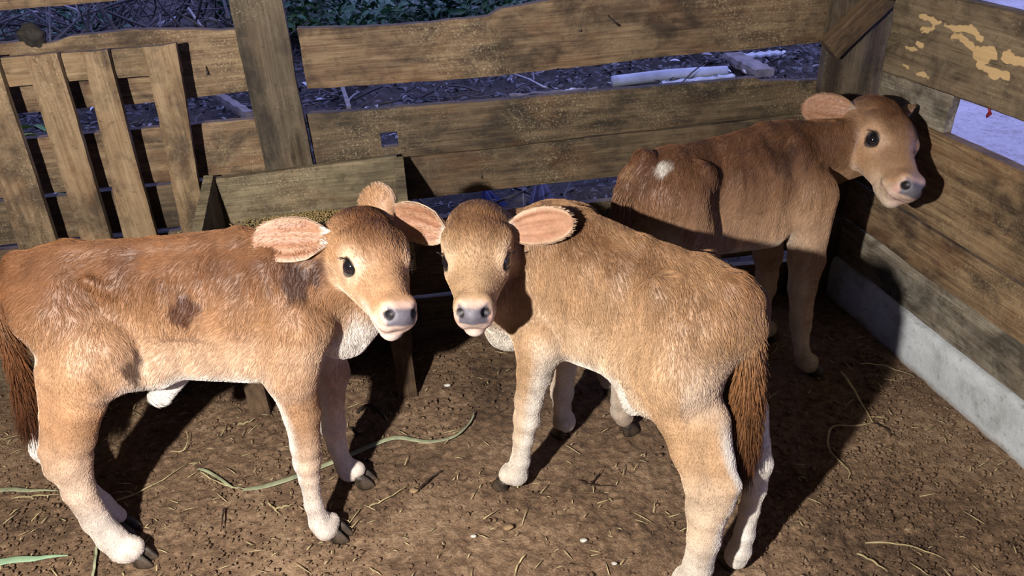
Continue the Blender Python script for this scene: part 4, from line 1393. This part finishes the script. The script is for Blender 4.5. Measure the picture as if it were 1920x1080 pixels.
# neck, brisket, head
Cc = P(684, 462, -.035)
Mz = c.D(745, 572, Cc, 0.130)
fw = Mz - Cc
nk = np.array([-.3, 0, -1.0])
c.chain([((.185, 0, .59), .094), ((.26, -.01, .605), .072), (Cc + np.array([-.045, .015, -.03]), .054)], .03, 'body', nk, .82)
c.rc((.20, 0, .63), Cc + np.array([-.05, .01, .0]), .040, .034, .025, part='body', flow=nk)
c.rc((.255, 0, .475), (.325, 0, .545), .062, .055, .03, .75, part='brisket', flow=(.2, 0, -1))
c.rc((.325, 0, .545), Cc + np.array([.02, 0, -.075]), .048, .035, .025, part='body', flow=(-.1, 0, -1))
head(c, Cc, fw, c.dirv(X_ + .16 * U_ * -1 - .25 * F_ * -1))
ear(c, c.h(-.012, -.050, .010), c.D(473, 452, Cc, .025), c.dirv(-F_ + .12 * U_ + .3 * X_), .046, .85)
ear(c, c.h(-.03, .045, .035), c.D(684, 358, Cc, -.05), c.dirv(F_ * .9 + .3 * X_ + .3 * U_), .050, .9)
c.spots += [(P(345, 585, -.088), .036, srgb(74, 38, 24), .85), (P(232, 690, -.088), .040, srgb(60, 34, 20), .85), (P(562, 520, -.075), .040, srgb(64, 36, 24), .85),
            (P(262, 515, -.075), .022, srgb(70, 40, 22), .7), (P(595, 515, -.075), .03, srgb(80, 46, 28), .5)]
tailp = [(-.31, 0, .675), P(-12, 560, -.01), P(18, 640, -.02), P(45, 715, -.02), P(62, 770, -.02)]
tailr = [.017, .013, .012, .011, .006]
c.chain(list(zip(tailp, tailr)), .02, 'tail')
toe = c.dirv(unit(X_ + .25 * F_ * -1))
build_calf(c, 'calf', PAL1, 'tan calf standing at the left in profile, its rump cut by the picture edge', FUR, 1,
           [(c.G(634, 1003), (1, -.35)), (c.G(682, 904), (1, -.15)), (c.G(268, 1050), (1, -.25)), (hv, (1, -.2))],
           (tailp, [.014, .012, .012, .016, .016], 3500, 1.0))

# --- calf in the middle --------------------------------------------------------
c = Calf(.2, 1.25, 130)
trunk(c, z0=.012, rs=.80, rib=0, bd=.030)
P = c.P
lt = .110
c.rc((.195, .078, .53), P(1010, 640, .092), .066, .045, .03, part='body', flow=(-.3, 0, -1))
c.chain([(P(1012, 645, lt), .045), (P(1003, 700, lt), .035), (P(992, 750, lt), .0285), (P(988, 785, lt), .0265)], .02, 'leg', DN)
c.chain([(P(988, 785, lt), .0265), (P(982, 820, lt), .0215), (P(976, 862, lt), .0205), (P(968, 888, lt), .0250), (P(960, 903, lt), .0245)], .012, 'lowleg', DN)
lt = -.108
c.rc((.195, -.078, .53), (.215, -.10, .40), .066, .042, .03, part='body', flow=(-.3, 0, -1))
c.chain([((.215, -.10, .40), .042), (P(1056, 690, lt), .030), (P(1054, 735, lt), .0265)], .02, 'leg', DN)
c.chain([(P(1054, 735, lt), .0265), (P(1054, 765, lt), .0200), (P(1057, 785, lt), .0215), (P(1058, 800, lt), .0255), (P(1056, 806, lt), .024)], .012, 'lowleg', DN)
lt = .065
c.rc((-.19, .045, .585), P(1275, 690, .075), .072, .062, .05, part='body', flow=(-.5, 0, -1))
c.rc((-.12, .06, .50), P(1225, 735, .065), .050, .046, .05, part='body', flow=(-.2, 0, -1))
c.chain([(P(1275, 700, 0.07), .070), (P(1290, 770, lt), .056), (P(1308, 840, lt), .046), (P(1330, 900, lt), .042)], .03, 'leg', DN)
c.chain([(P(1335, 790, lt), .030), (P(1352, 860, lt), .020), (P(1370, 910, lt), .0165), (P(1350, 945, lt), .024)], .025, 'leg', DN)
c.chain([(P(1330, 905, lt), .042), (P(1326, 955, lt), .036), (P(1320, 1010, lt), .029), (P(1309, 1060, lt), .0265), (P(1298, 1090, lt), .030), (P(1288, 1106, lt), .029)], .015, 'lowleg', DN)
lt = -.060
c.rc((-.19, -.045, .585), (-.205, -.07, .45), .072, .056, .05, part='body', flow=(-.5, 0, -1))
c.chain([((-.205, -.07, .45), .056), ((-.235, -.07, .37), .042), (P(1402, 835, lt), .030), (P(1418, 868, lt), .028)], .03, 'leg', DN)
c.chain([((-.27, -.065, .40), .024), (P(1425, 830, lt), .015), (P(1428, 862, lt), .017)], .025, 'leg', DN)
c.chain([(P(1418, 868, lt), .027), (P(1415, 915, lt), .0205), (P(1405, 955, lt), .0180), (P(1396, 1000, lt), .0185), (P(1387, 1030, lt), .0215), (P(1380, 1046, lt), .0215)], .012, 'lowleg', DN)
c.rc((-.05, .03, .46), P(1190, 752, .055), .040, .024, .03, part='navel', flow=(1, 0, -.4))
Cc = P(897, 449, .155)
Mz = c.D(889, 556, Cc, .130)
fw = Mz - Cc
c.chain([((.165, 0, .595), .092), ((.225, .055, .602), .072), (Cc + c.dirv(F_ * .055 + X_ * .015 - U_ * .02), .053)], .03, 'body', nk, .85)
c.rc((.13, .01, .640), Cc + c.dirv(F_ * .055 + X_ * .022 - U_ * .035), .036, .030, .025, part='body', flow=nk)
c.rc((.215, .02, .50), P(955, 610, .07), .055, .050, .03, part='brisket', flow=(.2, 0, -1))
c.rc(P(955, 610, .07), c.D(915, 560, Cc, -.04), .042, .036, .025, part='body', flow=(.2, 0, -1))
head(c, Cc, fw, c.dirv(X_ + .03 * U_))
ear(c, c.h(-.012, -.048, .006), c.D(735, 396, Cc, .0), c.dirv(-F_ * .75 - .75 * U_ + .2 * X_), .050, .85)
ear(c, c.h(-.012, .048, .008), c.D(1076, 414, Cc, .095), c.dirv(-F_ - .15 * U_ - .1 * X_), .038, .75)
c.spots += [(P(1225, 578, .085), .011, srgb(60, 36, 22), .7), (P(1370, 520, .05), .03, srgb(110, 66, 36), .5)]
tailp = [(-.245, 0, .675), P(1398, 560, -.01), P(1405, 660, .0), P(1400, 740, .0), P(1392, 805, 0), P(1382, 850, 0)]
c.chain(list(zip(tailp, [.020, .022, .018, .014, .012, .006])), .02, 'tail')
build_calf(c, 'calf', PAL2, 'tan calf in the middle seen from behind, head turned back to look at the viewer', FUR, 2,
           [(c.G(946, 912), (1, .25)), (c.G(1056, 814), (1, 0)), (c.G(1284, 1120), (1, .1)), (c.G(1374, 1056), (1, .1))],
           (tailp, [.018, .022, .020, .022, .020, .012], 7000, .9))

# --- calf at the back right -----------------------------------------------------
c = Calf(.525, 1.705, 27)
trunk(c, z0=.016, rs=.78, rib=.5)
P = c.P
lt = -.09
c.rc((.195, -.078, .53), P(1512, 480, lt), .064, .042, .03, part='body', flow=(-.3, 0, -1))
c.chain([(P(1512, 490, lt), .042), (P(1504, 540, lt), .034), (P(1502, 590, lt), .0275), (P(1501, 610, lt), .026)], .02, 'leg', DN)
c.chain([(P(1501, 610, lt), .026), (P(1501, 635, -.10), .020), (P(1504, 660, -.115), .019), (P(1511, 677, -.118), .0235), (P(1515, 684, -.118), .0225)], .012, 'lowleg', DN)
lt = .07
c.rc((.195, .078, .53), P(1440, 480, .06), .060, .036, .03, part='body', flow=(-.3, 0, -1))
c.chain([(P(1440, 475, lt), .034), (P(1438, 515, lt), .029), (P(1436, 540, lt), .0265)], .02, 'leg', DN)
c.chain([(P(1436, 540, lt), .0265), (P(1430, 570, lt), .020), (P(1428, 600, lt), .019), (P(1432, 622, lt), .0235), (P(1438, 632, lt), .0225)], .012, 'lowleg', DN)
c.rc((-.19, -.045, .60), (-.16, -.085, .43), .072, .055, .05, part='body', flow=(-.5, 0, -1))
c.chain([((-.16, -.082, .44), .056), ((-.25, -.082, .37), .044), ((-.335, -.076, .29), .031)], .03, 'leg', DN)
c.chain([((-.25, -.078, .45), .030), ((-.345, -.077, .345), .017), ((-.362, -.076, .305), .018), ((-.345, -.072, .25), .022)], .03, 'leg', DN)
c.chain([((-.335, -.076, .29), .031), ((-.346, -.066, .20), .0215), ((-.340, -.058, .11), .0195), ((-.332, -.054, .072), .0240), ((-.322, -.053, .052), .0225)], .012, 'lowleg', DN)
c.rc((-.19, .045, .60), (-.16, .082, .44), .072, .055, .05, part='body', flow=(-.5, 0, -1))
c.chain([((-.16, .082, .44), .056), ((-.23, .085, .37), .044), ((-.305, .085, .29), .031)], .03, 'leg', DN)
c.chain([((-.23, .080, .45), .030), ((-.315, .084, .345), .017), ((-.332, .085, .305), .018), ((-.315, .086, .25), .022)], .03, 'leg', DN)
c.chain([((-.305, .085, .29), .031), ((-.300, .088, .20), .0215), ((-.285, .092, .11), .0195), ((-.272, .094, .072), .0240), ((-.265, .095, .052), .0225)], .012, 'lowleg', DN)
Cc = P(1640, 242, -.06)
Mz = c.D(1697, 325, Cc, .128)
fw = Mz - Cc
c.chain([((.185, 0, .59), .094), ((.26, -.01, .605), .072), (Cc + np.array([-.055, .01, -.03]), .054)], .03, 'body', nk, .82)
c.rc((.20, 0, .64), Cc + np.array([-.055, .01, .0]), .040, .034, .025, part='body', flow=nk)
c.rc((.25, 0, .475), (.315, 0, .545), .060, .052, .03, .75, part='brisket', flow=(.2, 0, -1))
c.rc((.315, 0, .545), Cc + np.array([.0, 0, -.075]), .046, .035, .025, part='body', flow=(-.1, 0, -1))
head(c, Cc, fw, c.dirv(F_ * .52 + .82 * X_), 1.13)
ear(c, c.h(-.018, -.046, .010), c.D(1503, 202, Cc, -.02), c.dirv(-F_ - .1 * U_ + .2 * X_), .046, .85)
ear(c, c.h(-.018, .046, .026), c.D(1702, 205, Cc, -.095), c.dirv(F_ * .2 + .5 * X_ - .2 * U_), .040, .9)
c.spots += [(P(1455, 300, -.06), .055, srgb(64, 40, 22), .6), (P(1246, 316, -.035), .026, srgb(240, 230, 216), .8), (P(1335, 300, -.07), .02, srgb(70, 42, 24), .5)]
tailp = [(-.25, 0, .695), (-.292, .0, .64), (-.305, .005, .56), (-.31, .005, .48), (-.31, .005, .40), (-.31, .0, .34)]
c.chain(list(zip(tailp, [.022, .022, .018, .014, .012, .006])), .02, 'tail')
hp = [c.G(1523, 697), P(1440, 642, .07)[:2], c.G(1175, 807), np.array([-.258, .095])]
build_calf(c, 'calf', PAL3, 'brown calf at the back right corner with its head held against the board wall', FUR, 3,
           [(hp[0], (1, -.3)), (hp[1], (1, -.2)), (hp[2], (1, -.2)), (hp[3], (1, -.2))],
           (tailp, [.018, .022, .020, .020, .018, .012], 4500, .8))

# ------------------------------------------------------------------ things lying on the pen floor
STRAW = plain('dry_straw', (214, 192, 140), 0.6, 0.3, 0.25, 30)
GRASS_BLADE = plain('withered_grass', (176, 178, 140), 0.55, 0.35, 0.25, 18)
GREENBL = plain('pale_green_leaf', (170, 200, 158), 0.5, 0.35, 0.15, 12)
TWIGD = plain('dark_twig', (60, 44, 32), 0.8, 0.2, 0.3, 30)
PEBBLE = plain('pale_chip', (214, 206, 192), 0.7, 0.3, 0.2, 60)


def strand(name, pxs, width, mat, label, cat, n=28, z=0.007, flat=0.14, group=None, taper=True, arch=0.003):
    pts = [on_ground(*p[:2], z + (p[2] if len(p) > 2 else 0)) for p in pxs]
    q = smooth_curve(pts, n)
    q[:, 2] += arch * np.abs(np.sin(np.linspace(0, 9, n)))
    w = np.full(n, width / 2)
    if taper: w = w * np.interp(np.linspace(0, 1, n), [0, .12, .6, 1], [.55, 1, .85, .15])
    V, Q, T = tube(q, w, 8, flat)
    c = V.mean(0); c[2] = 0
    o = mesh_np(name, V - c, [Q, T], mat); o.location = c
    return tag(o, label, cat, group)


strand('grass_blade', [(455, 918), (500, 912), (560, 893), (640, 860), (700, 835), (745, 822), (800, 828), (850, 820), (880, 795), (890, 772)], .017, GRASS_BLADE,
       'long withered green grass blade running behind the left calf\'s front hooves', 'grass blade', 60)
strand('grass_blade', [(370, 878), (400, 890), (432, 912), (462, 918)], .009, GRASS_BLADE, 'upper strand of the forked pale grass stem left of the left calf\'s front leg', 'grass blade')
strand('grass_blade', [(374, 884), (405, 903), (455, 922)], .004, STRAW, 'lower thin strand of the forked pale grass stem left of the left calf\'s front leg', 'grass blade')
strand('grass_blade', [(-60, 1066), (0, 1054), (60, 1048), (128, 1042)], .022, GREENBL, 'broad pale green blade lying flat in the lower left picture corner', 'grass blade')
strand('grass_blade', [(-50, 930), (0, 919), (50, 920), (110, 921)], .016, GRASS_BLADE, 'pale grass blade reaching the back of the left calf\'s hind leg', 'grass blade')
strand('straw', [(20, 935), (70, 930), (112, 928)], .006, STRAW, 'short straw just below the pale blade behind the left calf\'s hind leg', 'straw')
strand('straw', [(182, 1020), (179, 1050), (172, 1095)], .006, GRASS_BLADE, 'stiff stem pointing down from under the left calf\'s hind foot', 'stem', taper=False)
strand('straw', [(205, 945), (250, 928), (300, 903), (352, 870)], .006, STRAW, 'straw lying across the shadow in front of the left calf\'s hind leg', 'straw')
strand('straw', [(212, 925), (240, 923), (262, 930)], .004, STRAW, 'short straw close in front of the left calf\'s hind leg', 'straw')
strand('straw', [(-20, 828), (25, 820), (62, 811)], .004, STRAW, 'thin straw behind the left calf near the picture edge', 'straw')
strand('fibre', [(318, 846, .0), (338, 848, .004), (350, 836, .008), (352, 818, .010), (347, 808, .012)], .003, STRAW, 'curled pale fibre standing up under the left calf\'s belly', 'fibre', flat=.9)
strand('husk', [(445, 796), (462, 793), (480, 785)], .010, STRAW, 'pale husk lying at the shadow edge under the left calf\'s belly', 'husk')
strand('twig', [(421, 952), (418, 970), (416, 996)], .005, TWIGD, 'short dark twig lying upright between the left calf\'s legs', 'twig')
strand('straw', [(500, 942), (512, 952), (526, 968)], .004, STRAW, 'thin straw chip left of the left calf\'s front hoof', 'straw')
strand('straw', [(515, 955), (535, 950), (552, 946)], .007, STRAW, 'flat straw chip above the thin one, left of the left calf\'s front hoof', 'straw')
strand('straw', [(690, 951), (720, 938), (765, 912)], .005, STRAW, 'straw on bare dirt right of the left calf\'s front hooves', 'straw')
strand('twig', [(785, 918), (805, 900), (832, 880)], .006, TWIGD, 'dark twig at the end of the straw right of the left calf\'s front hooves', 'twig')
strand('twig', [(1084, 900), (1108, 909), (1160, 914)], .004, TWIGD, 'longer dark twig of the crossed pair on the dirt below the middle calf\'s belly', 'twig')
strand('twig', [(1106, 910), (1118, 896), (1130, 880)], .004, TWIGD, 'shorter dark twig of the crossed pair on the dirt below the middle calf\'s belly', 'twig')
strand('straw', [(1576, 696), (1595, 722), (1610, 748), (1636, 793)], .008, STRAW, 'dry stem running from the shadow to the forked straw near the kerb', 'straw')
strand('straw', [(1636, 793), (1658, 803), (1684, 826)], .006, TWIGD, 'dark curled stem end right of the forked straw near the kerb', 'stem')
strand('straw', [(1636, 793), (1600, 800), (1564, 799), (1553, 818), (1556, 845), (1590, 882), (1590, 900)], .006, STRAW, 'bent yellow straw looping left from the fork near the kerb', 'straw', 40)
strand('straw', [(1612, 682), (1655, 686), (1716, 707)], .005, STRAW, 'straight pale straw nearest the concrete kerb', 'straw')
strand('straw', [(1655, 711), (1690, 716)], .004, STRAW, 'very short straw under the straight one near the kerb', 'straw', 8)
strand('straw', [(1622, 1018), (1680, 1020), (1730, 1032), (1772, 1050)], .005, STRAW, 'long straw in the lower right corner, upper of two', 'straw')
strand('straw', [(1606, 1038), (1635, 1052), (1664, 1073)], .006, STRAW, 'short straw in the lower right corner, lower of two', 'straw')
strand('bark_strip', [(668, 775), (690, 760), (712, 775), (722, 790)], .012, TWIGD, 'dark curled leaf strip beside the trough leg behind the left calf\'s chest', 'leaf')
strand('bark_strip', [(655, 800), (672, 815), (690, 812)], .008, TWIGD, 'small dark leaf strip behind the left calf\'s front legs', 'leaf')
strand('straw', [(985, 1040), (970, 1062), (962, 1090)], .004, STRAW, 'thin straw at the bottom picture edge below the middle calf\'s front hoof', 'straw')


def chip(px, py, r, label, mat=PEBBLE, seed=0, flat=.6):
    p = on_ground(px, py, 0.006)
    V = []
    for i in range(9):
        th_ = math.pi * i / 8
        for k in range(12):
            a = 2 * math.pi * k / 12
            V.append((math.sin(th_) * math.cos(a), math.sin(th_) * math.sin(a), math.cos(th_)))
    V = np.array(V); V = V * (1 + .35 * noise(V, 1.2, seed + 40))[:, None] * [r * 1.3, r * .8, r * flat]
    Q = [(i * 12 + k, (i + 1) * 12 + k, (i + 1) * 12 + (k + 1) % 12, i * 12 + (k + 1) % 12) for i in range(8) for k in range(12)]
    o = mesh_np('chip', V, [np.array(Q)], mat); o.location = p
    return tag(o, label, 'chip')


STONE = plain('earthy_stone', (170, 138, 100), 0.8, 0.25, 0.3, 50)
chip(838, 722, .007, 'white chip on lit dirt between the two front calves', seed=1)
chip(1094, 1013, .006, 'white chip on the dirt left of the middle calf\'s hind leg', seed=2)
chip(1152, 1057, .005, 'small white chip near the bottom edge left of the middle calf\'s hind leg', seed=3)
chip(953, 989, .010, 'rounded tan pebble below the middle calf\'s front hoof', STONE, 4)
chip(776, 920, .009, 'tan pebble beside the straw right of the left calf\'s front hooves', STONE, 5)
chip(888, 1005, .005, 'tiny pale chip left of the tan pebble on the dirt', seed=6)

# crumbs of soil, chaff and straw bits: uncountable
rng = np.random.default_rng(77)
t_ = (1 + 5 ** .5) / 2
ICO = unit(np.array([(-1, t_, 0), (1, t_, 0), (-1, -t_, 0), (1, -t_, 0), (0, -1, t_), (0, 1, t_), (0, -1, -t_), (0, 1, -t_), (t_, 0, -1), (t_, 0, 1), (-t_, 0, -1), (-t_, 0, 1)]))
IF = np.array([(0, 11, 5), (0, 5, 1), (0, 1, 7), (0, 7, 10), (0, 10, 11), (1, 5, 9), (5, 11, 4), (11, 10, 2), (10, 7, 6), (7, 1, 8), (3, 9, 4), (3, 4, 2), (3, 2, 6), (3, 6, 8), (3, 8, 9), (4, 9, 5), (2, 4, 11), (6, 2, 10), (8, 6, 7), (9, 8, 1)])
n = 20000
P_ = np.stack([rng.uniform(-1.6, 1.5, n), rng.uniform(.85, 2.1, n), np.zeros(n)], 1)
keep = ((P_ - CORNER) @ BN < -.03) & ((P_ - CORNER) @ WN < -.03) & (noise(P_, 2.6, 3) + .5 * noise(P_, 8, 4) + rng.random(n) > .35)
P_ = P_[keep]; n = len(P_)
r_ = .0022 + .0045 * rng.random(n) ** 3
V = P_[:, None] + ICO[None] * r_[:, None, None] * rng.uniform(.45, 1.45, (n, 12, 1)) * np.array([1, 1, .7])
V[..., 2] += .0004
o = mesh_np('soil_crumbs', V.reshape(-1, 3), [(IF[None] + 12 * np.arange(n)[:, None, None]).reshape(-1, 3)], DIRT)
tag(o, 'loose crumbs of earth strewn over the pen floor', 'soil', kind='stuff')
parts = []
for i in range(900):
    p = np.array([rng.uniform(-1.5, 1.45), rng.uniform(.9, 2.0), .006])
    if (p - CORNER) @ BN > -.05 or (p - CORNER) @ WN > -.04 or noise(p[None], 2.2, 9)[0] + rng.random() < .1: continue
    a = rng.uniform(0, math.pi); l = .006 + .02 * rng.random() ** 3
    d = np.array([math.cos(a), math.sin(a), rng.normal() * .1]) * l
    parts.append(tube([p - d, p + [0, 0, .002 * rng.random()], p + d], [.0009, .0013, .0007], 5, .5))
V, F = merge(parts)
tag(mesh_np('chaff', V, F, STRAW), 'short bits of chaff and straw scattered over the pen floor', 'chaff', kind='stuff')
